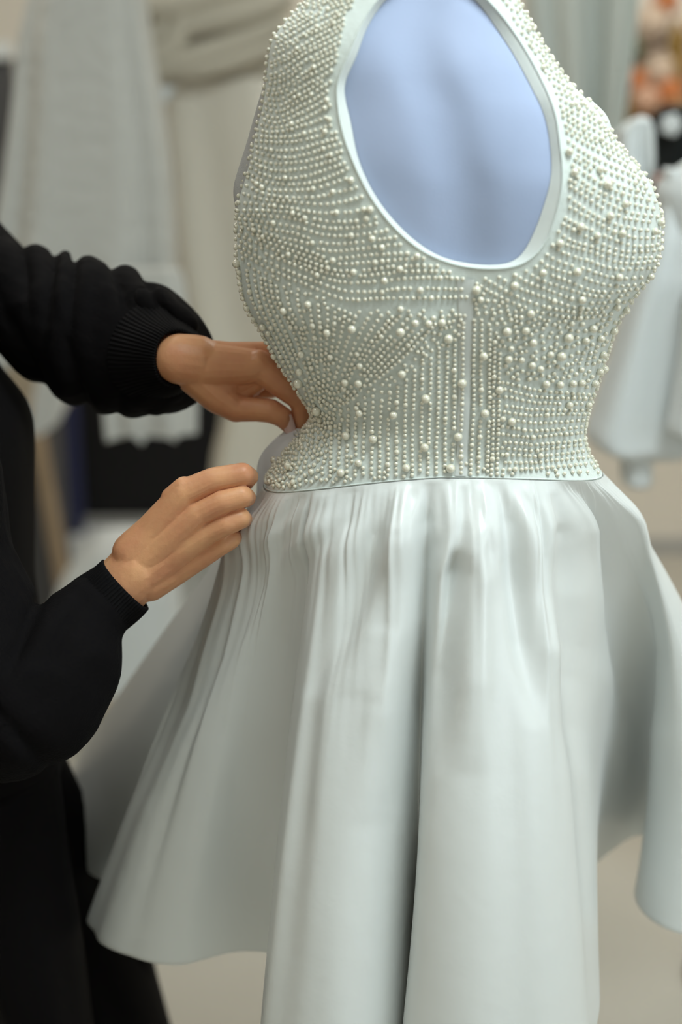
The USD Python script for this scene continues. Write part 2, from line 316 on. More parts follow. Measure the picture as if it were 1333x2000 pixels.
# grey tulle edging at the armholes
def edging(outer, inner, Yo, name):
    o, i = resample(outer, 60), resample(inner, 60)
    P, Q = at(o[:, 0], o[:, 1], Yo), at(i[:, 0], i[:, 1], 0.0)
    rows = []
    for t, dy in ((0, 0), (.15, -.003), (.5, -.004), (.85, -.003), (1, 0), (.85, .004), (.5, .006), (.15, .004)):
        q = Q * (1 - t) + P * t; q = q.copy(); q[:, 1] += dy; rows.append(q)
    v = np.stack(rows, 1)
    dress.part('armhole_edging', grid_mesh(v, True, False, True), name, True, label='grey tulle edging of the left armhole' if name == 'tulle' else 'white lining showing at the right armhole')
edging([(524, 105), (518, 150), (503, 205), (480, 285), (464, 335), (456, 372), (461, 410)], [(538, 105), (535, 150), (528, 205), (508, 285), (497, 335), (490, 372), (474, 410)], .012, 'tulle')
edging([(1150, 190), (1168, 206), (1182, 220), (1192, 238), (1198, 262), (1202, 280)], [(1136, 205), (1150, 222), (1164, 236), (1178, 252), (1186, 268), (1192, 288)], .006, 'facing')

# ---------------------------------------------------------------- the pearls
rng = np.random.default_rng(7)
hole_pic = Polygon(hole_px).buffer(11)
beads, cell = [], {}                                           # (px, py, radius in picture units)
def add(x, y, r, gap=0.86):
    k = (int(x // 12), int(y // 12))
    for i in range(-2, 3):
        for j in range(-2, 3):
            for (bx, by, br) in cell.get((k[0] + i, k[1] + j), ()):
                if (bx - x) ** 2 + (by - y) ** 2 < ((br + r) * gap) ** 2: return False
    if shapely.contains_xy(hole_pic, x, y): return False
    b = (x, y, r); beads.append(b); cell.setdefault(k, []).append(b); return True
# the largest pearls, where they are sewn
for x, y, r in [(468, 515, 8), (604, 594, 7.5), (557, 606, 7.5), (689, 641, 8.5), (783, 647, 9), (641, 648, 8), (517, 637, 7), (591, 690, 7), (588, 724, 7.5), (587, 746, 9), (623, 800, 9), (676, 745, 7.5), (702, 747, 8), (786, 729, 8), (704, 713, 6.5), (832, 777, 9), (770, 809, 8), (704, 805, 7.5), (679, 852, 8.5), (731, 858, 8.5), (830, 873, 8.5), (702, 905, 7.5), (794, 914, 8), (668, 924, 8), (567, 913, 8), (541, 902, 8), (880, 915, 9), (876, 660, 9), (811, 630, 7.5), (837, 631, 7.5), (863, 629, 8), (903, 747, 9), (895, 852, 8.5), (947, 806, 8.5), (945, 694, 8.5), (990, 646, 9), (949, 941, 9.5), (932, 566, 9), (1005, 557, 8.5), (1060, 532, 7.5), (1036, 611, 8), (1026, 644, 8), (1040, 668, 8), (993, 700, 8), (1094, 694, 9.5), (1108, 658, 9.5), (1074, 691, 7), (1038, 712, 7.5), (1065, 749, 8), (1092, 750, 7.5), (1117, 748, 7.5), (1134, 747, 7.5), (1159, 748, 7.5), (999, 822, 8), (975, 760, 8), (1133, 443, 8.5), (1213, 456, 8), (1093, 475, 8), (1126, 530, 8.5), (1207, 540, 8), (1135, 584, 8), (1165, 460, 7), (1184, 362, 9), (1219, 399, 7.5), (1190, 422, 8), (1133, 440, 8), (1110, 298, 8), (1120, 338, 8), (1170, 333, 7.5), (1180, 720, 8), (1168, 725, 7.5), (1195, 645, 8), (1220, 604, 7.5), (1203, 598, 7), (1175, 692, 7.5), (1156, 640, 8), (1142, 664, 7.5), (1171, 660, 7.5), (1287, 435, 7.5), (1276, 452, 7), (1268, 538, 7), (1110, 790, 7), (1147, 790, 6.5), (687, 352, 7), (724, 409, 7.5), (717, 427, 6.5), (652, 375, 6), (728, 466, 7), (747, 483, 6.5), (793, 477, 7), (652, 508, 6.5), (815, 500, 7), (782, 525, 7), (692, 531, 7), (752, 548, 7), (821, 566, 7), (783, 603, 6.5), (747, 570, 5.5), (566, 497, 6), (612, 474, 5.5), (640, 196, 6), (645, 234, 5.5), (637, 258, 6), (598, 426, 6), (659, 415, 6.5), (1053, 300, 6.5), (1030, 60, 6), (1035, 52, 6)]:
    add(x, y, r, .6)
def family(guides, spacing, step, r, wob=1.2, gap=.86, big=.05, phase=0):
    G = [resample(g, 90) for g in guides]
    for A, B in zip(G[:-1], G[1:]):
        n = max(1, int(round(np.linalg.norm(A - B, axis=1).mean() / spacing)))
        for k in range(n):
            row = A + (B - A) * (k + rng.uniform(-.12, .12) + phase) / n
            d = np.r_[0, np.cumsum(np.linalg.norm(np.diff(row, axis=0), axis=1))]
            s, ph = rng.uniform(0, step), rng.uniform(0, 99)
            while s < d[-1]:
                x, y = np.interp(s, d, row[:, 0]), np.interp(s, d, row[:, 1])
                rr = r * (rng.uniform(1.2, 1.5) if rng.random() < big else rng.uniform(.9, 1.08))
                add(x + rng.normal(0, .35) + wob * math.sin(s / 31 + ph), y + rng.normal(0, .35) + wob * math.sin(s / 27 + ph * 2), rr, gap)
                s += step * rng.uniform(.88, 1.14) + (rr - r)
def scatter(poly, r, n, gap=1.12, big=.1):
    P = Polygon(poly); x0, y0, x1, y1 = P.bounds
    for _ in range(n):
        x, y = rng.uniform(x0, x1), rng.uniform(y0, y1)
        if shapely.contains_xy(P, x, y): add(x, y, r * (rng.uniform(1.2, 1.7) if rng.random() < big else rng.uniform(.9, 1.1)), gap)
# left back: rows that run in from the side
family([[(590, -60), (660, -70), (740, -90)], [(600, -5), (640, -20), (700, -40)], [(541, 73), (582, 51), (622, 30), (690, 0)], [(524, 148), (555, 135), (592, 111), (629, 91), (668, 70)], [(516, 221), (541, 231), (575, 216), (609, 196), (650, 168)], [(496, 275), (541, 280), (575, 280), (615, 270), (662, 258)], [(482, 345), (524, 371), (558, 375), (609, 371), (690, 340)]], 13.0, 9.8, 3.9)
family([[(482, 345), (524, 371), (558, 375), (609, 371), (690, 345)], [(464, 413), (524, 410), (575, 415), (626, 429), (676, 432), (745, 420)], [(464, 444), (507, 451), (551, 464), (602, 478), (629, 489), (683, 489), (800, 478)], [(464, 467), (507, 491), (558, 511), (602, 528), (649, 548), (697, 554), (754, 548), (912, 546)], [(470, 500), (524, 535), (575, 562), (629, 582), (676, 599), (724, 602), (912, 600)]], 15.5, 11.5, 4.2, 1.0)
# fan under it, drawn together at the undone waist
family([[(472, 520), (482, 590), (515, 650), (548, 708), (590, 775), (614, 815)], [(500, 530), (515, 600), (555, 680), (590, 760), (617, 820)], [(541, 552), (548, 590), (582, 640), (600, 690), (622, 755), (632, 825)], [(622, 590), (628, 660), (628, 740), (634, 830)], [(676, 606), (664, 670), (645, 740), (634, 830)], [(727, 612), (697, 670), (668, 740), (642, 800), (630, 840)], [(790, 612), (720, 690), (690, 738), (656, 790), (632, 845)], [(880, 618), (795, 704), (727, 755), (676, 800), (640, 850)]], 10.0, 10.5, 4.1, .8, .9)
scatter([(474, 505), (524, 540), (575, 570), (629, 592), (700, 606), (900, 606), (908, 640), (780, 740), (700, 800), (640, 850), (610, 810), (520, 655)], 3.9, 2600, 1.25, .04)
# upright columns in the middle
cols = [[(x, max(622 + (906 - x) * .80, 622)), (x - 3, 800), (x - 6, 934)] for x in np.arange(906, 640, -15.8)]
for A in cols: family([A, [(p[0] + .1, p[1]) for p in A]], 15, 9.8, 3.9, .6)
scatter([(880, 612), (912, 612), (912, 660), (850, 690), (790, 700)], 4.0, 900)
family([[(926, 620), (924, 780), (918, 932)], [(958, 640), (956, 780), (952, 932)], [(985, 700), (982, 800), (980, 930)]], 15.0, 9.6, 3.9, .6)
scatter([(540, 890), (600, 835), (640, 810), (672, 830), (690, 880), (690, 936), (520, 948)], 4.0, 5000, 1.14)
# right back
family([[(925, 548), (968, 575), (1030, 600), (1090, 615), (1150, 620), (1225, 598)], [(1034, 514), (1060, 532), (1118, 552), (1158, 567), (1255, 562)], [(1078, 458), (1100, 476), (1158, 494), (1198, 509), (1288, 509)], [(1096, 420), (1165, 455), (1234, 480), (1292, 476)], [(1108, 362), (1150, 392), (1200, 420), (1294, 440)], [(1112, 320), (1160, 350), (1220, 380), (1280, 395)], [(1100, 240), (1140, 266), (1200, 300), (1250, 335)], [(1075, 185), (1110, 205), (1150, 225), (1205, 275)]], 15.5, 12.0, 4.2, 1.3)
family([[(1075, 185), (1110, 205), (1150, 225), (1205, 275)], [(1045, 110), (1065, 125), (1090, 145), (1120, 175)], [(1000, 35), (1015, 42), (1030, 52), (1052, 82)], [(960, -30), (975, -28), (990, -20), (1010, 0)]], 13, 11.5, 4.0, 1.8)
scatter([(925, 560), (1000, 600), (1130, 625), (1215, 612), (1190, 700), (1160, 760), (1000, 740), (930, 640)], 4.2, 6000, 1.12, .12)
family([[(960, 740), (1040, 760), (1165, 770)], [(960, 800), (1040, 812), (1150, 808)], [(955, 860), (1040, 868), (1142, 858)], [(952, 930), (1050, 928), (1170, 914)]], 13.0, 10.3, 4.0, 1.0)
scatter([(470, 500), (600, 560), (700, 610), (640, 800), (590, 760), (520, 640)], 3.9, 1200, 1.15)
scatter([(515, 925), (640, 915), (920, 905), (1130, 885), (1165, 890), (1195, 925), (1200, 965), (500, 985)], 3.9, 2500, 1.12, .08)
B = np.array(beads); aw = toAW(B[:, :2]); ok = ~np.isnan(aw[:, 0]) & (aw[:, 1] > .008); B, aw = B[ok], aw[ok]
pos = S(aw); dist = (pos - CAM) @ FW; rad = B[:, 2] * dist / FPX * 1.02
nb = surfN(aw[:, ::-1]); nb /= np.linalg.norm(nb, axis=1, keepdims=True)
pos = pos + nb * (rad * .72)[:, None]
# the rest of the bodice, round the sides and the front, is beaded in plain rows
extra = []
for wv in np.arange(.012, .93, .0125):
    for av in np.arange(-PI / 2, 1.5 * PI, .052):
        q = np.array([av + rng.normal(0, .006), wv + rng.normal(0, .0012)]); extra.append(q)
extra = np.array(extra); ep = S(extra); en = surfN(extra[:, ::-1]); back = ((CAM - ep) * en).sum(-1) < -0.02
out = ~shapely.contains_xy(hole_poly.buffer(.012), extra[:, 0] * sx, extra[:, 1] * sw)
extra, ep, en = extra[back & out], ep[back & out], en[back & out]
er = rng.uniform(.0016, .0021, len(ep)); ep = ep + en * (er * .72)[:, None]
from scipy.spatial import cKDTree                               # the flap at the undone waist is thickly sewn up to its edge
cand = np.stack([rng.uniform(2.45, 3.35, 6000), rng.uniform(.008, .12, 6000)], 1); cp, cn = S(cand), surfN(cand[:, ::-1]); cn /= np.linalg.norm(cn, axis=1, keepdims=True)
kept, tr_ = [], cKDTree(np.vstack([pos, ep]))
for p_, n_ in zip(cp, cn):
    c_ = p_ + n_ * .0013
    if tr_.query(c_)[0] > .0044 and (not kept or np.min(np.linalg.norm(np.array(kept) - c_, axis=1)) > .0044): kept.append(c_)
ep, er = np.vstack([ep, kept]), np.r_[er, rng.uniform(.0016, .0022, len(kept))]
ico = trimesh.creation.icosphere(2, 1.0); ico3 = trimesh.creation.icosphere(3, 1.0)
order = np.argsort(-B[:, 2])
for k in order[:300]:
    src = ico
    dress.part('pearl', (np.array(src.vertices) * rad[k] + pos[k], np.array(src.faces)), 'pearl', True)
rest = order[300:]
allp, allr = np.vstack([pos[rest], ep]), np.r_[rad[rest], er]
pi_path = dress.path + '/pearl_beading'
pin = UsdGeom.PointInstancer.Define(stage, pi_path)
usdkit.mesh(stage, pi_path + '/seed_pearl', ico, M['pearl'], True)
pin.CreatePrototypesRel().SetTargets([Sdf.Path(pi_path + '/seed_pearl')])
pin.CreateProtoIndicesAttr(Vt.IntArray.FromNumpy(np.zeros(len(allp), np.int32)))
pin.CreatePositionsAttr(Vt.Vec3fArray.FromNumpy((allp - dress.base).astype(np.float32)))
pin.CreateScalesAttr(Vt.Vec3fArray.FromNumpy(np.repeat(allr[:, None], 3, 1).astype(np.float32)))
pin.GetPrim().SetCustomDataByKey('kind', 'stuff')
print('beads', len(B), 'extra', len(ep))

# ---------------------------------------------------------------- the skirt
ZH = 0.60
LOBES = [  # waist angle (degrees, 90 = towards the camera), hem position in the picture on the hem's level
    (236, 330, 1470), (222, 200, 1480), (212, 118, 1545), (206, 122, 1632), (199, 165, 1695), (193, 250, 1725), (188, 310, 1725), (184, 270, 1752),
    (178, 180, 1795), (172, 195, 1838), (164, 265, 1870), (156, 350, 1884), (148, 430, 1866), (141, 520, 1862), (136, 580, 1890), (131, 545, 1975),
    (126, 509, 2065), (119, 560, 2135), (111, 665, 2155), (104, 760, 2110), (99, 815, 2010), (95, 822, 1975), (91, 778, 2080), (87, 790, 2150), (81, 880, 2190), (74, 1000, 2185), (64, 1110, 2135), (56, 1170, 2040),
    (52, 1168, 1900), (48, 1150, 1765), (44, 1162, 1692), (40, 1205, 1655), (36, 1262, 1632), (33, 1300, 1650), (30, 1268, 1700), (27, 1240, 1735), (23, 1262, 1788), (14, 1345, 1826), (3, 1440, 1815), (-8, 1490, 1750),
    (-17, 1440, 1690), (-27, 1470, 1610), (-42, 1380, 1540), (-56, 1220, 1560), (-70, 1080, 1500), (-84, 900, 1530), (-98, 720, 1490), (-110, 560, 1520)]
Lb = np.array(LOBES[::-1], float)                               # rising angle from -110 to 236
hem = np.array([at_z(x, y, ZH) for _, x, y in Lb])[:, :2]
ang = np.radians(Lb[:, 0]); chord = np.r_[0, np.cumsum(np.linalg.norm(np.diff(np.vstack([hem, hem[:1]]), axis=0), axis=1))]
H_s = CubicSpline(chord, np.vstack([hem, hem[:1]]), bc_type='periodic')
A_s = PchipInterpolator(chord, np.r_[ang, ang[0] + 2 * PI])
NU, NV = 1300, 130
u = np.linspace(0, chord[-1], NU, endpoint=False); hx = H_s(u); aa = A_s(u)
a_wrapped = (aa + PI / 2) % (2 * PI) - PI / 2
waist = S(np.stack([a_wrapped, np.zeros(NU)], 1))
v = np.linspace(0, 1, NV) ** 1.15
# the skirt's plain flare, and the folds that deepen towards the hem
from scipy.ndimage import gaussian_filter1d
flare = np.stack([gaussian_filter1d(hx[:, k], 75, mode='wrap') for k in range(2)], 1)
expo = 1.55 + .7 * np.clip(np.sin(aa), 0, 1) ** 2 + .55 * np.cos(aa) * (np.cos(aa) > 0) - .5 * (np.cos(aa) < 0) * np.abs(np.cos(aa))
f = 1 - (1 - v[:, None]) ** expo[None, :]
gx = 1.3 + .9 * np.exp(-((np.degrees(aa) - 40) / 13) ** 2) - .35 * np.clip(-np.cos(aa) - .3, 0, .7) / .7
g = (.08 * f + .92 * v[:, None] ** gx[None, :])
xy = waist[None, :, :2] * (1 - f[..., None]) + flare[None] * f[..., None] + (hx - flare)[None] * g[..., None]
z = waist[None, :, 2] * (1 - v[:, None]) + ZH * v[:, None] + 0.0 * f
SK = np.concatenate([xy, z[..., None]], -1)
# gathers: many narrow pleats that open below the waist, and the longer folds seen in the photograph
out_dir = hx * 0 + flare - np.array([waist[:, 0].mean(), 0.0]); out_dir /= np.linalg.norm(out_dir, axis=1, keepdims=True)
disp = np.zeros((NV, NU))
g2 = np.random.default_rng(21)
for i_ in range(230):
    c, wd = g2.uniform(-PI / 2, 1.5 * PI), g2.uniform(.009, .022)
    dd = np.angle(np.exp(1j * (aa - c)))
    drift = g2.uniform(-.12, .12)
    amp, L = g2.uniform(.0015, .0045), g2.uniform(.10, .42)
    if i_ > 90: amp, L = amp * .42, g2.uniform(.05, .16)
    if math.cos(c) < -.45: amp, L, drift = amp * .45, L * 1.2 + .1, drift * .2
    if math.sin(c) > 0: amp *= .62 if math.cos(c) > -.25 else .4
    prof = np.clip(v / .03, 0, 1) * np.exp(-(v / L) ** 2)
    disp += amp * prof[:, None] * np.exp(-((dd[None, :] - drift * v[:, None]) / (wd * (1 + 1.6 * v[:, None]))) ** 2) * g2.choice([1, -1], p=[.6, .4])
for _ in range(26):                                             # wide soft folds lower down
    c, wd, amp = g2.uniform(-PI / 2, 1.5 * PI), g2.uniform(.03, .07), g2.uniform(.003, .007) * g2.choice([1, -1])
    dd = np.angle(np.exp(1j * (aa - c))); drift = g2.uniform(-.06, .06)
    disp += amp * (np.clip((v - .12) / .4, 0, 1) ** .8)[:, None] * np.exp(-((dd[None, :] - drift * v[:, None]) / wd) ** 2)
for _ in range(13):                                             # long slanting folds at the pulled left side
    c, wd, amp = math.radians(g2.uniform(132, 192)), g2.uniform(.022, .04), g2.uniform(.003, .0055) * g2.choice([1, -1])
    dd = np.angle(np.exp(1j * (aa - c))); L = g2.uniform(.5, .95)
    disp += amp * (np.clip(v / .08, 0, 1) * np.exp(-(v / L) ** 2))[:, None] * np.exp(-(dd[None, :] / (wd * (.7 + .6 * v[:, None]))) ** 2)
pq = proj(SK); nearu = (a_wrapped > math.radians(2)) & (a_wrapped < math.radians(178))
for line, depth, wpx, side in [  # valleys between folds: picture line, depth, width, which side stands proud
    ([(690, 955), (681, 1005), (612, 1086), (569, 1149), (540, 1270), (520, 1400)], .0035, 22, -1), ([(748, 980), (738, 1030), (722, 1086), (655, 1280), (619, 1350)], .0065, 18, 1), ([(800, 960), (792, 1060), (768, 1230), (745, 1330)], .006, 18, 1),
    ([(840, 955), (834, 1030), (831, 1205), (822, 1317), (812, 1442), (800, 1600)], .014, 15, -1), ([(905, 960), (903, 1000), (887, 1130), (866, 1330), (850, 1500)], .010, 14, 1), ([(975, 955), (985, 985), (1006, 1117), (1031, 1280), (1050, 1411)], .008, 14, 1),
    ([(1075, 975), (1090, 1030), (1106, 1155), (1117, 1267), (1140, 1500)], .010, 15, 1), ([(1140, 960), (1165, 1010), (1200, 1130), (1212, 1255), (1213, 1420)], .012, 14, 1), ([(1170, 990), (1182, 1080), (1182, 1300)], .005, 12, 1),
    ([(620, 990), (600, 1015), (520, 1115), (440, 1260), (350, 1400), (260, 1570)], .005, 22, -1), ([(600, 965), (560, 1010), (470, 1125), (400, 1240), (330, 1390)], .004, 18, -1),
    ([(1010, 955), (1040, 1010), (1062, 1120), (1075, 1250)], .005, 12, 1), ([(860, 955), (862, 1020), (850, 1100)], .005, 9, 1), ([(930, 955), (940, 1030), (945, 1110)], .005, 10, -1)]:
    L_ = np.array(line, float); y0, y1 = L_[0, 1], L_[-1, 1]
    tgt = PchipInterpolator(L_[:, 1], L_[:, 0])
    for k in range(2, NV):
        yy = pq[k, :, 1]; inside = nearu & (yy > y0 - 15) & (yy < y1 + 15)
        if not inside.any(): continue
        d = pq[k, :, 0] - tgt(np.clip(yy, y0, y1))
        env = np.clip((yy - y0 + 15) / 80, 0, 1) * np.clip((y1 + 15 - yy) / (.35 * (y1 - y0)), 0, 1)
        wk = 1.15 * wpx * (1 + .7 * (yy - y0) / (y1 - y0))
        disp[k] += inside * env * 1.5 * depth * (-np.exp(-(d / wk) ** 2) + .75 * np.exp(-((d - side * 2.3 * wk) / (1.6 * wk)) ** 2))
SK[..., :2] += disp[..., None] * out_dir[None]
# puff just under the seam
puff = 0.007 * np.exp(-((v - .08) / .06) ** 2)
SK[..., :2] += puff[:, None, None] * out_dir[None]
SK += (0.0022 * (meshkit.fbm(SK * [9, 9, 7], 3, 5) - .5) * np.clip(v * 3, 0, 1)[:, None])[..., None]
sv, sf = grid_mesh(SK, True)
sf = flip_out(sv, sf, np.array([.09, 0, .85]))
sn = normals(sv, sf)
iv = sv - sn * .0012
n0 = len(sv)
rim_o, rim_i = np.arange((NV - 1) * NU, NV * NU), np.arange((NV - 1) * NU, NV * NU) + n0
k2 = np.roll(np.arange(NU), -1)
rim = np.vstack([np.stack([rim_o, rim_o[k2], rim_i[k2]], 1), np.stack([rim_o, rim_i[k2], rim_i], 1)])
dress.part('skirt', (np.vstack([sv, iv]), np.vstack([sf, sf[:, ::-1] + n0, rim])), 'satin', True, label='gathered white satin skirt falling in deep folds')
ws = S(np.stack([np.linspace(-PI / 2, 1.5 * PI, 400, endpoint=False), np.full(400, .002)], 1), .0002)
dress.part('waist_seam', tube(ws, .0008, 8, True), 'bodice', True)
# undone lining at the left side of the waist
fl = np.array([[at(x, y, Y) for x, y, Y in r] for r in [
    [(602, 838, .02), (575, 868, .0), (556, 905, -.01), (548, 945, -.02)],
    [(580, 836, .035), (548, 862, .02), (528, 905, .01), (526, 955, .0)],
    [(556, 842, .05), (522, 872, .04), (503, 915, .03), (508, 970, .02)],
    [(566, 846, .07), (536, 874, .07), (508, 915, .06), (500, 980, .05)]]])
from scipy.ndimage import zoom as nzoom
flz = np.stack([nzoom(fl[..., k], 8, order=3, mode='nearest', grid_mode=False) for k in range(3)], -1)
flz[..., 1] += .0025 * np.sin(np.linspace(0, 16, flz.shape[0]))[:, None]
dress.part('lining', grid_mesh(flz, False), 'lining', True, label='thin pale lining pulled out at the undone left side')
# the small silver hook and eye being fastened
hk = at(580, 848, -.004)
ring_ = trimesh.creation.torus(.0022, .0007, 24, 10); ring_.apply_transform(trimesh.transformations.rotation_matrix(PI / 2, [1, 0, 0])); ring_.apply_translation(hk)
dress.part('hook', join(ring_, tube([hk + [0, 0, .0022], hk + [0, 0, .0055]], .0006, 8)), 'steel', True, label='tiny silver hook between thumb and dress')

# ---------------------------------------------------------------- the dress form
form = Thing('dress_form', 'pale blue jersey dress form wearing the beaded dress on a steel pole', 'dress form', (0.10, 0, 0.0))
offs = FORM_OFF
FB = BOD[:, :-1] + vN[:, :-1] * offs
top = FB[-1]; cx = top.mean(0)
low = FB[0]; cl = low.mean(0)
extra_low = [cl + (low - cl) * [s, s, 1] + [0, 0, dz] for dz, s in ((-.26, .45), (-.245, .66), (-.20, .80), (-.13, .88), (-.07, .92))]
flat = [np.c_[(r[:, :2] - r[:, :2].mean(0)) + cl[:2], np.full(len(r), r[:, 2].mean())] for r in extra_low]
extra_top = [np.c_[cx[:2] + (top[:, :2] - cx[:2]) * s, np.full(len(top), top[:, 2].max() + dz)] for dz, s in ((.02, .92), (.06, .82), (.11, .8), (.12, .7))]
form.part('torso', grid_mesh(np.concatenate([np.array(flat), FB[1:], np.array(extra_top)]), True, False, True), 'form', True)
form.part('pole', trimesh.creation.cylinder(.014, segment=[[.10, 0, .03], [.10, 0, .80]]), 'steel')
form.part('base', trimesh.creation.revolve(np.array([[0, 0], [.17, 0], [.175, .01], [.12, .028], [.03, .045], [0, .045]]), 48).apply_translation([.10, 0, 0]), 'steel', 30)
form.part('neck_cap', trimesh.creation.revolve(np.array([[0, 0], [.042, 0], [.044, .012], [.02, .03], [.012, .05], [0, .052]]), 32).apply_translation([cx[0], cx[1], top[:, 2].max() + .12]), 'wood', 30)
#PART2

# ---------------------------------------------------------------- the person at the left edge, doing up the dress
def J(rows, k=1.0):
    """Joints given as picture position, distance (y) and radius in picture units."""
    r = np.array(rows, float); p = at(r[:, 0], r[:, 1], r[:, 2]); return p, r[:, 3] * ((p - CAM) @ FW) / FPX * k
def limb(rows, k=1.09, seg=20): return chain(*J(rows, k), seg)
HR = -0.052                                                    # distance of the back of the right hand
right_hand = [
    limb([(236, 1146, HR, 54), (268, 1112, HR + .002, 54)]),
    limb([(262, 1080, HR, 40), (300, 1040, HR, 35), (362, 963, HR - .006, 27)]), limb([(272, 1100, HR, 42), (310, 1070, HR - .003, 36), (388, 1003, HR - .012, 24)]),
    limb([(285, 1118, HR, 42), (330, 1088, HR - .002, 34), (402, 1041, HR - .010, 23)]), limb([(290, 1130, HR + .003, 42), (340, 1110, HR + .004, 32), (412, 1074, HR - .002, 22)]),
    limb([(310, 1075, HR + .012, 34), (352, 1040, HR + .014, 34), (380, 1020, HR + .012, 30)]),
    limb([(362, 963, HR - .006, 26), (418, 937, HR - .008, 23), (474, 926, HR - .006, 21), (487, 931, HR + .018, 17), (478, 945, HR + .038, 15)]),
    limb([(388, 1003, HR - .012, 23), (434, 980, HR - .014, 22.5), (470, 969, HR - .010, 22), (482, 972, HR + .016, 17), (470, 980, HR + .034, 14)]),
    limb([(402, 1041, HR - .010, 22.5), (440, 1023, HR - .012, 22), (466, 1012, HR - .008, 21.5), (476, 1014, HR + .016, 16), (462, 1018, HR + .032, 14)]),
    limb([(412, 1074, HR - .002, 21.5), (434, 1062, HR - .003, 20), (449, 1054, HR + .000, 19), (458, 1050, HR + .018, 14), (445, 1052, HR + .030, 12.5)]),
    limb([(300, 1075, HR + .016, 30), (355, 1000, HR + .030, 24), (420, 950, HR + .040, 20), (470, 938, HR + .040, 16), (488, 936, HR + .036, 13)])]
HL = 0.046
left_hand = [
    limb([(350, 701, HL - .004, 46), (385, 706, HL, 48)]),
    limb([(390, 715, HL, 44), (440, 716, HL - .002, 39), (508, 716, HL - .006, 29)]), limb([(392, 705, HL + .006, 40), (450, 700, HL + .008, 30), (526, 692, HL + .010, 23)]),
    limb([(392, 702, HL + .012, 36), (450, 698, HL + .022, 28), (515, 692, HL + .030, 21)]), limb([(395, 705, HL + .016, 34), (440, 704, HL + .034, 26), (498, 698, HL + .046, 19)]),
    limb([(385, 730, HL + .002, 40), (428, 770, HL, 36), (462, 797, HL - .004, 26)]), limb([(430, 745, HL + .004, 34), (470, 745, HL + .004, 28), (495, 735, HL + .002, 24)]), limb([(420, 725, HL + .002, 40), (440, 745, HL + .002, 36)]),
    limb([(508, 716, HL - .006, 28), (551, 750, HL - .008, 26), (592, 779, HL - .006, 24.5), (593, 813, HL - .004, 20.5), (586, 838, HL - .004, 14.5)]),
    limb([(526, 692, HL + .010, 22), (566, 718, HL + .016, 20), (602, 750, HL + .020, 18), (604, 788, HL + .016, 16), (598, 815, HL + .010, 13)]),
    limb([(515, 692, HL + .030, 20), (548, 722, HL + .036, 18), (556, 742, HL + .034, 16), (530, 762, HL + .026, 15), (503, 766, HL + .018, 13)]),
    limb([(498, 698, HL + .046, 18), (520, 730, HL + .050, 16), (520, 752, HL + .046, 14), (500, 764, HL + .036, 13), (480, 766, HL + .028, 11)]),
    limb([(462, 797, HL - .004, 25), (500, 800, HL - .008, 21.5), (530, 803, HL - .010, 22), (552, 814, HL - .010, 19), (566, 836, HL - .008, 12)])]
R_m = [(362, 963, HR - .006), (388, 1003, HR - .012), (402, 1041, HR - .010), (412, 1074, HR - .002)]
R_p = [(474, 926, HR - .006), (470, 969, HR - .010), (466, 1012, HR - .008), (449, 1054, HR)]
def web(m0, p0, m1, p1, r, t=.33, deep=.004):
    pts_ = [m0, m1] + [tuple(np.array(a) * (1 - t) + np.array(b) * t) for a, b in ((m0, p0), (m1, p1))]
    P, Rr = J([(x, y, Y + deep, r) for x, y, Y in pts_]); return Manifold.batch_hull([Manifold.sphere(float(q), 16).translate([float(c) for c in p]) for p, q in zip(P, Rr)])
right_hand += [web(R_m[k], R_p[k], R_m[k + 1], R_p[k + 1], 18.5, .5, .0035) for k in range(3)]
right_hand += [limb([(x, y, Y - .0005, r - 1.5), (x - 26, y + 20, Y + .002, r - 3)]) for (x, y, Y), r in zip([(360, 951, HR - .006), (386, 998, HR - .012), (401, 1036, HR - .010), (417, 1072, HR - .002)], (21, 20, 18, 17))]
right_hand += [limb([(262, 1150, HR - .012, 22), (280, 1135, HR - .010, 18)])]
left_hand += [limb([(506, 706, HL - .009, 22), (520, 712, HL - .008, 20)]), limb([(500, 742, HL + .004, 24), (462, 770, HL + .004, 22), (440, 760, HL + .003, 30)]), limb([(352, 672, HL - .006, 18), (372, 676, HL - .006, 16)])]
def hand(parts): return to_manifold(blend(Manifold.batch_boolean(parts, manifold3d.OpType.Add), .0026, 9))
R_el, R_sh, L_el, L_sh = at(-30, 1335, -.095), np.array([-.48, -.03, 1.26]), at(10, 590, .215), np.array([-.45, .27, 1.29])
R_wr, L_wr = at(240, 1142, HR), at(352, 701, HL - .004)
hipc, neck = np.array([-.46, .11, .86]), np.array([-.485, .11, 1.38])
def legs(s):
    hip = np.array([-.45, .11 + s * .08, .86]); knee = np.array([-.345, .03, .47]) if s < 0 else np.array([-.275, .18, .47]); ank = np.array([-.325, .03, .09]) if s < 0 else np.array([-.25, .18, .09])
    return [chain([hip, knee, ank, ank + [.02, 0, -.04]], [.07, .046, .034, .034]), chain([ank + [-.03, 0, -.05], ank + [.13, 0, -.062], ank + [.17, 0, -.068]], [.035, .03, .02])]
head_c = np.array([-.525, .11, 1.52])
head = [chain([head_c + [-.01, 0, .03], head_c + [.015, 0, .02]], [.088, .084], 32), chain([head_c + [.03, 0, -.03], head_c + [.062, 0, -.085]], [.068, .03], 28), chain([head_c + [.088, 0, .0], head_c + [.112, 0, -.034]], [.008, .013]),
        chain([head_c + [.072, -.02, -.062], head_c + [.082, 0, -.06], head_c + [.072, .02, -.062]], [.008, .011, .008]), chain([neck + [0, 0, -.05], head_c + [-.02, 0, -.05]], [.055, .052])] + \
       [chain([head_c + [-.005, s * .084, .015], head_c + [-.012, s * .09, -.03]], [.016, .011]) for s in (-1, 1)] + [chain([head_c + [.074, s * .018, .034], head_c + [.064, s * .048, .03]], [.014, .012]) for s in (-1, 1)]
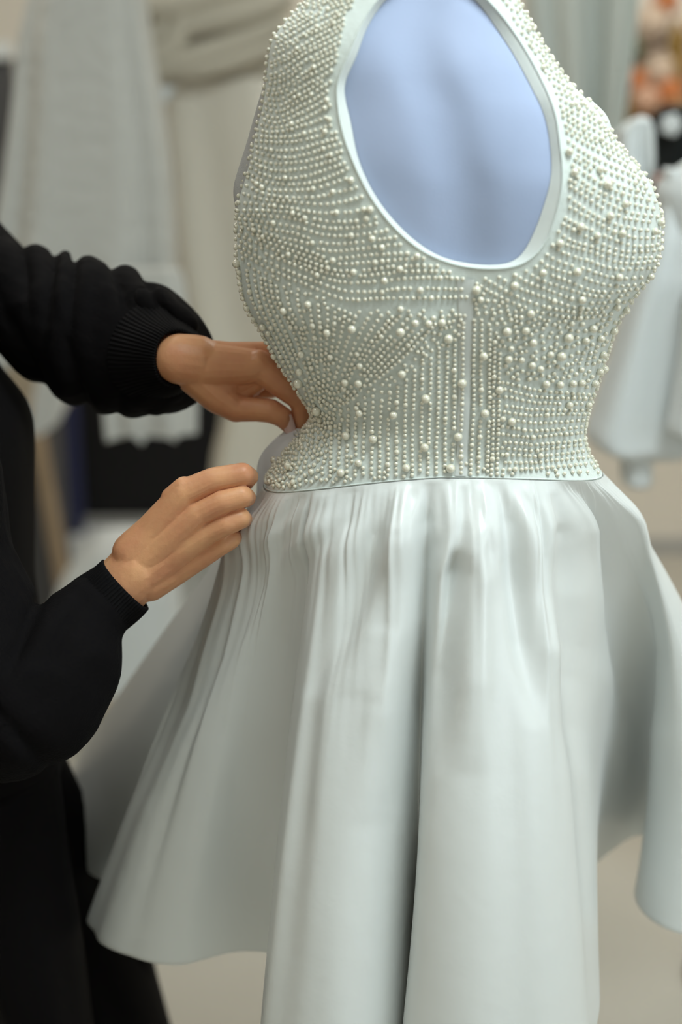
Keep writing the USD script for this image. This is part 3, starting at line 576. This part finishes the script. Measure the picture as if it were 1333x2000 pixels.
torso = [Manifold.batch_hull([Manifold.sphere(r, 24).translate([float(c) for c in p]) for p, r in rows]) for rows in (
    [((-.45, -.03, 1.26), .05), ((-.45, .25, 1.26), .05), ((-.44, .02, 1.05), .085), ((-.44, .20, 1.05), .085), ((-.48, .11, 1.33), .06)],
    [((-.44, .035, 1.05), .08), ((-.44, .185, 1.05), .08), ((-.46, .065, .86), .09), ((-.46, .155, .86), .09)])]
coarse = torso + head + legs(-1) + legs(1) + [chain([R_sh, R_el, R_wr], [.045, .036, .022]), chain([L_sh, L_el, L_wr], [.045, .036, .019])]
body = to_manifold(blend(Manifold.batch_boolean(coarse, manifold3d.OpType.Add), .012, 6)) + hand(right_hand) + hand(left_hand)
person = Thing('person', 'person in black knit sweater with both hands at the left waist of the beaded dress', 'person', (-.42, .11, 0))
person.part('body', body, 'skin', True)
# the thumb nail that shows, with a small one on a curled finger
def nail(cx, cy, Y, ax, l, w_, lift):
    c = at(cx, cy, Y); k = ((c - CAM) @ FW) / FPX; d = np.array([ax[0], 0, -ax[1]], float); d /= np.linalg.norm(d)
    side = np.cross(d, [0, -1, 0]); n = np.array([.15, -1, .2]); n /= np.linalg.norm(n)
    s_, t_ = np.meshgrid(np.linspace(-1, 1, 15), np.linspace(-1, 1, 13), indexing='ij')
    wid = np.where(s_ > .1, np.sqrt(np.clip(1 - ((s_ - .1) / .92) ** 2, 0, 1)), 1 - .08 * (s_ - .1) ** 2)
    p = c + k * (s_ * l / 2)[..., None] * d + k * (t_ * wid * w_ / 2)[..., None] * side + (lift * (1 - .8 * (t_ * wid) ** 2))[..., None] * n
    q = p - n * .0012
    m = join(grid_mesh(p, False), grid_mesh(q, False))
    return m
person.part('nail', nail(565, 832, HL - .0145, (.28, 1), 44, 23, .0025), 'nail', True, label='pale pink thumb nail')
person.part('nail', nail(492, 766, HL + .012, (-1, .1), 28, 16, .0018), 'nail', True)
# clothes
def knit(m, edge, seed, amp, freq, it=10, creases=()):
    t = blend(m, edge, it); vv = np.array(t.vertices); n = np.array(t.vertex_normals); pp = proj(vv)
    for x, y, tilt, dep, wid, reach in creases:                # creases across the sleeve
        d = (pp[:, 0] - x) + tilt * (pp[:, 1] - y)
        vv = vv + n * (dep * np.exp(-((pp[:, 1] - y) / reach) ** 2) * (.30 * np.exp(-((np.abs(d) - 3.2 * wid) / (2.2 * wid)) ** 2) - .6 * np.exp(-(d / wid) ** 2)))[:, None]
    a = 1 - np.abs(2 * meshkit.fbm(vv * freq, 3, seed) - 1); b = meshkit.noise(vv * 9, seed + 7)
    t.vertices = vv + n * (amp * (a - .72) * (.35 + 1.1 * b))[:, None]; return t
sl_left = limb([(-170, 470, .25, 120), (-110, 540, .24, 118), (0, 572, .215, 104), (70, 598, .20, 112), (130, 632, .18, 128), (200, 660, .15, 140), (265, 684, .13, 130), (312, 694, .115, 112)], 1.0, 32)
top_fold = limb([(300, 600, .10, 34), (345, 622, .085, 26), (370, 634, .08, 14)], 1.0) + limb([(300, 770, .10, 40), (338, 752, .085, 34)], 1.0)
freq_l = [16, 16, 7]
person.part('sweater_sleeve', knit(Manifold.batch_boolean([sl_left, top_fold], manifold3d.OpType.Add), .004, 3, .009, freq_l, 10, [(42, 480, -.15, .009, 9, 110), (108, 500, .1, .010, 9, 150), (146, 510, .05, .013, 8, 120), (228, 545, -.35, .009, 9, 90), (300, 575, -.6, .007, 8, 60), (165, 780, -.3, .009, 10, 120), (60, 700, -.5, .009, 12, 100), (250, 740, .3, .008, 12, 90), (335, 625, -.7, .007, 7, 40)]), 'knit', True, label='puffed black knit sleeve of the upper arm')
sl_right = limb([(-170, 960, -.03, 170), (-150, 1120, -.05, 175), (-60, 1300, -.09, 170), (20, 1375, -.11, 148), (62, 1358, -.105, 142), (112, 1296, -.09, 122), (158, 1225, -.072, 78), (182, 1198, -.064, 70)], 1.0, 32)
person.part('sweater_sleeve', knit(sl_right, .0045, 5, .012, [12, 12, 9], 10, [(120, 1240, .6, .006, 12, 80), (60, 1220, .5, .007, 14, 120), (20, 1420, -.9, .006, 16, 100)]), 'knit', True, label='puffed black knit sleeve of the lower arm')
def cuff(c0, r0, c1, r1, nrib):
    ax = c1 - c0; L = np.linalg.norm(ax); ax /= L
    a = np.cross(ax, [0, 0, 1.0]); a /= np.linalg.norm(a); b = np.cross(ax, a)
    th = np.linspace(0, 2 * PI, nrib * 6, endpoint=False); rib_ = .0007 * np.cos(th * nrib)
    rows = []
    for t, dr in [(x, 0) for x in np.linspace(0, 1, 12)] + [(1.0, -.002), (.97, -.004), (.6, -.0042)]:
        r = r0 + (r1 - r0) * t + dr + rib_ + .0012 * np.sin(3 * th + 5 * t)
        rows.append(c0 + ax * L * t + r[:, None] * (np.cos(th)[:, None] * a + np.sin(th)[:, None] * b))
    return grid_mesh(np.array(rows), True)
k_l = ((L_wr - CAM) @ FW) / FPX
person.part('cuff', cuff(at(300, 690, .088), .047, at(350, 700, .040), .0268, 64), 'knit_rib', True, label='ribbed cuff of the upper sleeve')
k_r = ((R_wr - CAM) @ FW) / FPX
person.part('cuff', cuff(at(176, 1203, HR - .008), 71 * k_r, at(245, 1140, HR), 64.5 * k_r, 56), 'knit_rib', True, label='ribbed cuff of the lower sleeve')
def loft(rows, Y, depth, nfold=0, amp=0.0, seed=0, n=160, power=2.4, sub=60, hem=None, caps=True, flow=0.6):
    """A hanging piece: picture rows (row, left, right) at the distance Y, given real width and depth, with folds that run down it."""
    r = np.array([tuple(q) + (1.0,) * (4 - len(q)) for q in rows], float); py = np.linspace(r[0, 0], r[-1, 0], sub)
    Lp, Rp = PchipInterpolator(r[:, 0], r[:, 1])(py), PchipInterpolator(r[:, 0], r[:, 2])(py)
    dz = PchipInterpolator(r[:, 0], r[:, 3])(py)
    P, Q = at(Lp, py, Y), at(Rp, py, Y); c, hw = (P + Q) / 2, (Q - P)[:, 0] / 2
    th = np.linspace(0, 2 * PI, n, endpoint=False); cx_, sy_ = superell(np.cos(th), power), superell(np.sin(th), power)
    g3 = np.random.default_rng(seed); fold = np.zeros((sub, n)); t = np.linspace(0, 1, sub)
    for _ in range(nfold):
        k, ph, am, dr = g3.uniform(3, max(4, nfold * 1.3)), g3.uniform(0, 7), g3.uniform(.4, 1), g3.uniform(-1, 1) * flow
        fold += am * np.sin(np.round(k) * th[None, :] + ph + dr * 3 * t[:, None])
    fold *= amp / max(1, nfold) ** .5 * (.35 + .65 * t[:, None])
    v3 = np.stack([c[:, None, 0] + (hw[:, None] + .35 * fold) * cx_, Y - (depth * dz[:, None] + fold) * sy_, np.repeat(c[:, None, 2], n, 1)], -1)
    if hem is not None: v3[..., 2] += hem(v3[..., 0], t[:, None])
    return grid_mesh(v3, True, False, caps)
tr = trimesh.Trimesh(*loft([(470, -330, -150, .6), (560, -400, -95, .8), (650, -430, -52), (720, -440, -35), (755, -445, -12), (783, -447, 14), (815, -450, 38), (855, -450, 50), (920, -450, 53), (1000, -450, 53), (1130, -450, 52), (1250, -450, 66), (1400, -450, 84), (1500, -440, 104), (1535, -435, 108)], .11, .165, 5, .006, 4), process=False)
person.part('sweater_body', tr, 'knit', True, label='front of the black knit sweater')
yoke = [Manifold.batch_hull([Manifold.sphere(r, 24).translate([float(c) for c in p]) for p, r in (((-.45, -.03, 1.25), .068), ((-.45, .25, 1.25), .068), ((-.45, .03, 1.0), .10), ((-.45, .19, 1.0), .10), ((-.48, .11, 1.32), .078))]),
        chain([R_sh, R_sh * .35 + R_el * .65, R_el], [.066, .066, .06], 24), chain([L_sh, L_sh * .5 + L_el * .5, L_el], [.066, .06, .052], 24), chain([[-.48, .11, 1.33], neck + [.005, 0, .0]], [.075, .064], 24)]
person.part('sweater_yoke', knit(Manifold.batch_boolean(yoke, manifold3d.OpType.Add), .008, 9, .006, 14), 'knit', True)
seat = Manifold.batch_hull([Manifold.sphere(r, 24).translate([float(c) for c in p]) for p, r in (((-.46, .045, .84), .118), ((-.46, .175, .84), .118), ((-.45, .05, .98), .10), ((-.45, .17, .98), .10))])
for s in (-1, 1): seat = seat + chain([[-.455, .11 + s * .07, .82], [-.345 if s < 0 else -.275, .03 if s < 0 else .18, .47], [-.325 if s < 0 else -.25, .03 if s < 0 else .18, .07]], [.10, .056, .05], 24)
person.part('trouser_seat', blend(seat, .012, 6), 'black_cloth', True)
person.part('lips', chain([head_c + [.090, -.018, -.058], head_c + [.096, 0, -.057], head_c + [.090, .018, -.058]], [.005, .0075, .005]), 'nail', True)
person.part('sweater_hem', loft([(1490, -442, 103), (1535, -437, 110)], .11, .169, 0, 0, sub=10), 'knit_rib', True)
person.part('trouser_leg', loft([(1490, -380, 104, 1.1), (1560, -300, 114, 1.1), (1680, -180, 128), (1800, -80, 146), (1900, -15, 160), (2000, 18, 172), (2200, 40, 200), (2500, 90, 250), (2640, 110, 275)], .02, .085, 6, .012, 8), 'black_cloth', True, label='near leg of the black trousers')
person.part('trouser_leg', loft([(1440, -330, 95, 1.1), (1560, -180, 140, 1.1), (1700, 0, 208), (1870, 120, 284), (2000, 160, 322), (2200, 215, 380), (2380, 260, 425)], .18, .09, 6, .014, 9), 'black_cloth', True, label='far leg of the black trousers')
for s in (-1, 1):
    ank = np.array([-.325, .03, .09]) if s < 0 else np.array([-.25, .18, .09])
    person.part('shoe', blend(Manifold.batch_hull([Manifold.sphere(r, 20).translate([float(c) for c in ank + q]) for q, r in (([-.045, 0, -.05], .04), ([.06, 0, -.055], .042), ([.15, 0, -.062], .032), ([.19, 0, -.07], .02), ([0, 0, 0], .038))]), .006, 5), 'shoe', True)
hm = chain([head_c + [-.03, 0, .045], head_c + [-.012, 0, .055]], [.097, .092], 32) + chain([head_c + [-.05, 0, .02], head_c + [-.06, 0, -.07], head_c + [-.05, 0, -.11]], [.09, .075, .045], 28) + chain([head_c + [-.125, 0, .04], head_c + [-.15, 0, .03]], [.035, .04])
hm = hm - chain([head_c + [.075, 0, -.05], head_c + [.1, 0, .0]], [.088, .082], 28)
person.part('hair', blend(hm, .006, 6), 'hair', True)
for s in (-1, 1):
    e = trimesh.creation.icosphere(2, .0125); e.apply_translation(head_c + [.0825, s * .032, .008]); person.part('eye', e, 'white', True)
    e = trimesh.creation.icosphere(2, .0062); e.apply_translation(head_c + [.0902, s * .032, .008]); person.part('iris', e, 'hair', True)

# ---------------------------------------------------------------- gowns hanging behind, on the left
rail_z = 1.93
rack = Thing('clothes_rack', 'steel clothes rack holding the blurred gowns behind the person', 'clothes rack', (-.9, 1.45, 0))
rack.part('rail', tube([[-2.1, 1.45, rail_z], [0.06, 1.45, rail_z]], .014, 16), 'steel')
for x in (-2.1, 0.06):
    rack.part('post', tube([[x, 1.45, .03], [x, 1.45, rail_z + .02]], .014, 16), 'steel')
    rack.part('foot', box(x - .02, x + .02, 1.2, 1.7, 0, .035, .01), 'steel')
def hanger(x, y, z0, wdt, lab):
    t = Thing('hanger', lab, 'hanger', (x, y, z0), group=None)
    t.part('shoulder', tube([[x - wdt, y, z0 - .05], [x - wdt * .4, y, z0 + .01], [x, y, z0 + .03], [x + wdt * .4, y, z0 + .01], [x + wdt, y, z0 - .05]], .009, 10), 'wood')
    th = np.linspace(-PI / 2, PI * 1.0, 20)
    top = rail_z - .003
    t.part('hook', tube(np.vstack([[[x, y, z0 + .03]], np.stack([x + 0 * th, y + .019 * np.cos(th) * 1.0, top + .0 + .019 * np.sin(th)], 1)]), .0025, 8), 'steel')
rgA = lambda x, t: np.zeros_like(x)
scal = lambda x, t: (t > .9) * (.012 * np.abs(np.sin(x * 60))) * np.clip((t - .9) * 10, 0, 1) + 0 * x
gA = Thing('lace_gown', 'pale ivory lace gown hanging at the far left, nearest the picture edge', 'gown', (-.75, 1.42, .9))
gA.part('skirt', loft([(-20, 62, 285), (100, 34, 300), (200, 24, 318), (350, 4, 338), (500, -18, 348), (640, -32, 352), (715, -40, 345)], 1.42, .085, 9, .03, 11, 260, sub=90, hem=scal), 'lace', True)
gA.part('bodice', loft([(-330, 120, 240, .6), (-260, 85, 270), (-150, 95, 262), (-60, 80, 272), (-15, 64, 284)], 1.42, .085, 5, .01, 12), 'lace', True)
gA.part('lace_panel', loft([(525, 212, 352), (560, 208, 362), (700, 203, 378), (800, 205, 386), (872, 212, 384)], 1.30, .03, 7, .014, 13, 260, sub=120, hem=lambda x, t: (t > .93) * .03 * np.abs(np.sin(x * 42 + .5 * np.sin(x * 20))) + (t > .93) * (x - x.min()) * .12), 'lace', True, label='scalloped lace train of the gown')
p = at(180, -330, 1.42); hanger(p[0], 1.45, p[2] - .02, .15, 'wooden hanger holding the far left lace gown')
gB = Thing('satin_gown', 'cream satin gown with ruched top hanging between the lace gown and the dress form', 'gown', (-.42, 1.55, .8))
gB.part('skirt', loft([(150, 312, 600), (240, 314, 610), (350, 326, 630), (500, 340, 650), (700, 380, 670), (810, 428, 690), (900, 412, 690), (985, 405, 690)], 1.68, .07, 6, .022, 15, 240, sub=80), 'ivory', True)
gB.part('bodice', loft([(-250, 300, 420, .7), (-120, 250, 500), (0, 225, 560), (90, 250, 590), (150, 300, 600)], 1.68, .08, 6, .012, 16), 'ruche', True)
for pts_, r0 in (([(120, -30), (165, 40), (215, 92), (280, 118), (330, 92), (362, 30), (375, -40)], .028), ([(160, -20), (200, 35), (250, 72), (300, 70), (335, 20)], .022), ([(180, 150), (260, 150), (330, 128), (400, 104), (470, 80), (560, 40)], .024), ([(330, 140), (400, 132), (470, 112), (560, 80)], .02), ([(340, 60), (400, 40), (480, 20), (570, -10)], .03), ([(200, -30), (300, 10), (400, -10), (520, -30)], .035)):
    q = resample(pts_, 40); c = at(q[:, 0], q[:, 1], 1.575)
    gB.part('draped_fold', tube(c, r0 * (.6 + .4 * np.sin(np.linspace(.3, PI - .3, 40))), 14), 'ruche', True)
wc = at(322, 182, 1.42)
gB.part('label_tape', loft([(168, 304, 344), (200, 306, 326)], 1.57, .008, sub=8), 'white', True, label='small white tape under the ruched top')
p = at(370, -250, 1.68); hanger(p[0], 1.45, p[2] - .0, .16, 'wooden hanger holding the ruched satin gown')

# ---------------------------------------------------------------- low things by the back wall, on the left
def pbox(x0, x1, y0, y1, Y, dep, bev=.006):
    A, Bq = at(x0, y0, Y), at(x1, y1, Y); return box(A[0], Bq[0], Y, Y + dep, Bq[2], A[2], bev)
A = at(40, 1130, 2.46); Bq = at(520, 1130, 2.46)
t = Thing('low_platform', 'low white platform on the floor under the black case', 'platform', ((A[0] + Bq[0]) / 2, 2.6, 0))
t.part('deck', box(A[0], Bq[0], 2.46, 3.05, .185, .21, .005), 'white')
t.part('skirt_board', box(A[0] + .02, Bq[0] - .02, 2.48, 3.03, 0, .186), 'white', False)
c0, c1 = at(66, 800, 2.72), at(470, 800, 2.72)
t = Thing('black_case', 'tall black felt covered case standing on the low white platform', 'case', ((c0[0] + c1[0]) / 2, 2.85, .21))
t.part('body', box(c0[0], c1[0], 2.72, 3.0, .235, .72, .01), 'black_case', 30)
t.part('base', box(c0[0] + .02, c1[0] - .02, 2.71, 3.0, .21, .236, .004), 'trim', 30)
n0_, n1_ = at(126, 800, 2.66), at(152, 920, 2.66)
single('navy_roll', tube([[(n0_[0] + n1_[0]) / 2, 2.66, .21], [(n0_[0] + n1_[0]) / 2, 2.66, n0_[2] + .06]], .026, 20), 'navy', 'navy blue fabric roll standing in front of the black case', 'fabric roll')
t = Thing('cardboard_box', 'beige cardboard box stack at the left edge behind the person', 'box', (at(20, 800, 2.0)[0], 2.1, 0))
q0, q1 = at(-120, 690, 2.0), at(82, 800, 2.0)
t.part('carton', box(q0[0], q1[0], 2.0, 2.35, q1[2] - .06, q0[2], .006), 'card', 30)
t.part('carton', box(q0[0] - .02, q1[0] - .02, 2.0, 2.35, .0, q1[2] - .062, .006), 'darkgrey', 30)
single('white_cloth', loft([(690, 84, 130), (740, 72, 132), (790, 62, 128), (826, 58, 112), (845, 60, 86)], 1.93, .03, 4, .012, 23, 120), 'white', 'white cloth hanging over the edge of the beige box', 'cloth')
t = Thing('easel', 'pale wooden easel leg leaning beside the black case', 'easel', (at(110, 1150, 1.75)[0], 1.8, 0))
def plank(p, q, r): return blend(chain([p, q], [r, r], 16), .02, 1)
def zfloor(px0, py0, px1, py1, Y):
    a, b = at(px0, py0, Y), at(px1, py1, Y); k = a[2] / (a[2] - b[2]) - .015; return a, a + (b - a) * k
t.part('leg', plank(*zfloor(64, 800, 122, 1130, 2.0), .020), 'wood', 30)
t.part('leg', plank(*zfloor(60, 1000, 140, 1150, 2.1), .012), 'twig', 30)
t.part('leg', plank(*zfloor(40, 800, 20, 1130, 2.15), .018), 'wood', 30)
single('white_train', loft([(1046, 195, 250, .5), (1060, 178, 300), (1100, 140, 330), (1160, 110, 350), (1260, 90, 360), (1318, 80, 360)], 1.75, .12, 5, .012, 27, 140), 'white', 'heaped white gown train resting on the floor behind the lower arm', 'gown train')
q0, q1 = at(-160, 105, 2.0), at(32, 300, 2.0)
t = Thing('display_board', 'dark grey board standing at the far left edge behind the lace gown', 'board', (at(-60, 300, 2.4)[0], 2.45, 0))
q0, q1 = at(-220, 108, 2.4), at(34, 300, 2.4)
t.part('panel', box(q0[0], q1[0], 2.4, 2.43, .9, q0[2], .005), 'darkgrey', 30)
t.part('top_strip', box(q0[0], q1[0], 2.385, 2.435, q0[2] - .01, q0[2] + .03, .005), 'white', 30)
for x in (q0[0] + .05, q1[0] - .05): t.part('leg', box(x - .02, x + .02, 2.4, 2.43, 0, .91, .004), 'darkgrey', 30)

# ---------------------------------------------------------------- right side: curtain, second form, black dress, flowers
cr = Thing('curtain', 'white voile curtain hanging behind the right shoulder of the dress', 'curtain', (.6, 1.7, 1.0))
cr.part('panel', loft([(-1240, 1010, 1390), (-600, 1020, 1320), (0, 1030, 1243), (100, 1042, 1232), (200, 1060, 1216), (300, 1080, 1202), (420, 1085, 1180)], 1.7, .05, 8, .03, 31, 260, sub=90), 'sheer', True)
pp = at(1200, -1240, 1.7)
cr.part('rod', tube([[pp[0] - .5, 1.7, pp[2] + .01], [pp[0] + .5, 1.7, pp[2] + .01]], .012, 14), 'steel')
for dx in (-.48, .48): cr.part('rod_bracket', tube([[pp[0] + dx, 1.7, pp[2] + .01], [pp[0] + dx, 1.7, CEIL]], .008, 10), 'steel')
YF = .80
f2 = at(1580, 600, YF)
sf_ = Thing('dress_form', 'second white dress form with arms standing at the right edge of the picture', 'dress form', (f2[0], YF, 0))
sf_.part('forearm', loft([(820, 1214, 1270), (890, 1212, 1273), (935, 1214, 1274), (946, 1222, 1268)], YF, .028, sub=20), 'white', True, label='white forearm stump below the bell sleeve')
sf_.part('torso', loft([(190, 1560, 1600), (310, 1420, 1740), (350, 1352, 1745), (520, 1380, 1740), (640, 1430, 1700), (800, 1410, 1750), (860, 1430, 1720)], YF, .09, sub=40), 'white', True)
sf_.part('pole', trimesh.creation.cylinder(.014, segment=[[f2[0], YF, .03], [f2[0], YF, .95]]), 'steel')
sf_.part('base', trimesh.creation.revolve(np.array([[0, 0], [.095, 0], [.10, .01], [.08, .028], [.03, .045], [0, .045]]), 40).apply_translation([f2[0], YF, 0]), 'steel', 30)
sd = Thing('bell_sleeved_dress', 'ivory satin dress with a wide bell sleeve on the form at the right edge', 'dress', (f2[0], YF, .9))
sd.part('sleeve', loft([(330, 1298, 1345, .6), (400, 1284, 1362, .8), (480, 1262, 1374), (560, 1236, 1382), (700, 1192, 1392), (800, 1160, 1398), (850, 1146, 1396), (866, 1152, 1385), (880, 1178, 1360, .9), (890, 1215, 1310, .7)], YF, .06, 5, .014, 41, 220, sub=90), 'white', True, label='wide bell sleeve with a curved hem')
sd.part('sleeve_ruffle', loft([(560, 1345, 1420), (700, 1328, 1430), (790, 1312, 1440), (840, 1304, 1440), (852, 1312, 1430)], YF - .09, .03, 4, .010, 42, 160), 'white', True)
sd.part('bodice', loft([(310, 1352, 1770), (326, 1330, 1775), (350, 1296, 1770), (380, 1283, 1760), (440, 1292, 1755), (560, 1360, 1740), (640, 1415, 1710)], YF, .10, 4, .008, 43, 160), 'white', True)
sd.part('skirt', loft([(640, 1417, 1708), (800, 1395, 1740), (1000, 1390, 1800), (1300, 1400, 1900)], YF + .05, .11, 8, .03, 44, 200), 'ivory', True)
single('white_bow', loft([(226, 1252, 1258, .4), (238, 1228, 1270), (262, 1206, 1276), (300, 1204, 1276), (330, 1222, 1272), (360, 1246, 1266, .5)], .95, .03, 4, .01, 45, 120), 'white', 'stiff white satin bow beside the black dress at right', 'bow')
bd = Thing('black_dress', 'black dress with a white flower hanging behind the white bow', 'dress', (at(1300, 300, 1.25)[0], 1.25, .8))
bd.part('body', loft([(205, 1300, 1400, .6), (225, 1272, 1420), (280, 1266, 1420), (340, 1240, 1420), (500, 1215, 1420), (700, 1205, 1430), (860, 1200, 1440)], 1.25, .05, 6, .014, 46), 'black_dress', True)
q = at(1312, 244, 1.19)
pet = [Manifold.sphere(.009, 16).scale([1, .6, 1]).translate([float(q[0] + .010 * math.cos(a)), float(q[1]), float(q[2] + .010 * math.sin(a))]) for a in np.arange(5) * 2 * PI / 5]
bd.part('white_flower', Manifold.batch_boolean(pet + [Manifold.sphere(.008, 16).translate([float(x) for x in q])], manifold3d.OpType.Add), 'white', True, label='white fabric flower on the black dress')
single('pink_sash', loft([(340, 1278, 1330), (390, 1280, 1325), (440, 1288, 1318), (480, 1294, 1312)], 1.05, .02, 3, .006, 47, 80), 'pink', 'dusty pink sash hanging beside the bell sleeved dress', 'sash')
s0, s1 = at(1150, 262, 2.8), at(1560, 262, 2.8)
shf = Thing('wall_shelf', 'wooden wall shelf under the dried flowers at top right', 'shelf', ((s0[0] + s1[0]) / 2, 3.1, s0[2] - .03))
shf.part('board', box(s0[0], s1[0], 2.72, RY1 - .001, s0[2] - .03, s0[2], .004), 'wood', 30)
for x in (s0[0] + .08, s1[0] - .08): shf.part('bracket', join(box(x - .012, x + .012, RY1 - .02, RY1 - .001, s0[2] - .2, s0[2] - .03), tube([[x, RY1 - .02, s0[2] - .19], [x, 2.8, s0[2] - .035]], .008, 8)), 'steel', 30)
zt = s0[2]
DY = .82
fa = Thing('flower_arrangement', 'dried flowers and grasses in beige and orange in a basket at top right', 'flower arrangement', (at(1330, 200, 2.9)[0], 2.9, zt))
fc = at(1330, 200, 2.9)
fa.part('basket', trimesh.creation.revolve(np.array([[0, 0], [.09, 0], [.12, .07], [.115, .10], [.10, .10], [.09, .02], [0, .02]]), 40).apply_translation([fc[0], 2.92, zt]), 'basket', 30)
g5 = np.random.default_rng(5)
def bloom(px, py, Y, r, mat):
    Y = Y + DY; r = r * 1.24; c = at(px, py, Y); petals = []
    for i in range(22):
        th, ph = i * 2.399, math.acos(1 - 1.5 * (i + .5) / 22)
        d = np.array([math.sin(ph) * math.cos(th), -math.cos(ph), math.sin(ph) * math.sin(th)])
        m = trimesh.creation.icosphere(2, 1.0); m.apply_scale([r * .42, r * .42, r * .16])
        m.apply_transform(trimesh.geometry.align_vectors([0, 0, 1], d)); m.apply_translation(c + d * r * .6); petals.append(m)
    fa.part('bloom', join(*petals), mat, True)
    fa.part('stem', tube([c + [0, .02, 0], (c + [fc[0], 2.92, zt + .08]) / 2 + [0, .03, .02], [fc[0], 2.92, zt + .06]], .004, 8), 'twig', True)
for x, y, Y, r, m_ in ((1272, 48, 2.12, .055, 'beige_petal'), (1290, 140, 2.08, .06, 'beige_petal'), (1244, 160, 2.05, .035, 'orange_petal'), (1310, 185, 2.03, .045, 'orange_petal'), (1262, 196, 2.0, .04, 'blush'), (1300, 5, 2.15, .04, 'orange_petal'), (1345, 60, 2.1, .05, 'beige_petal'), (1238, 118, 2.14, .045, 'beige_petal'), (1335, 130, 2.12, .045, 'blush'), (1370, 170, 2.1, .06, 'beige_petal')):
    bloom(x, y, Y, r, m_)
for x, y, x2, y2 in ((1236, 60, 1240, 120), (1245, 75, 1252, 130)):
    c, d = at(x, y, 2.88), at(x2, y2, 2.88); th = np.linspace(0, PI, 14); mid_ = (c + d) / 2
    lf = [c + (d - c) * t + np.array([s * .018 * math.sin(PI * t), .004 * s, 0]) for s in (-1, 0, 1) for t in np.linspace(0, 1, 12)]
    fa.part('leaf', grid_mesh(np.array(lf).reshape(3, 12, 3) + np.array([0, 0, 0]), False), 'leaf', True)
fa.part('twig', tube(np.vstack([at(1225, 120, 2.86), at(1270, 96, 2.86), at(1345, 70, 2.86)]), .008, 8), 'twig', True)
for x, y in ((1322, 90), (1326, 130), (1218, 210), (1228, 228)):
    c = at(x, y, 2.87); fa.part('grass_plume', blend(chain([c + [0, 0, .06], c, c + [.01, 0, -.08]], [.008, .028, .01]), .008, 3), 'ochre', True)
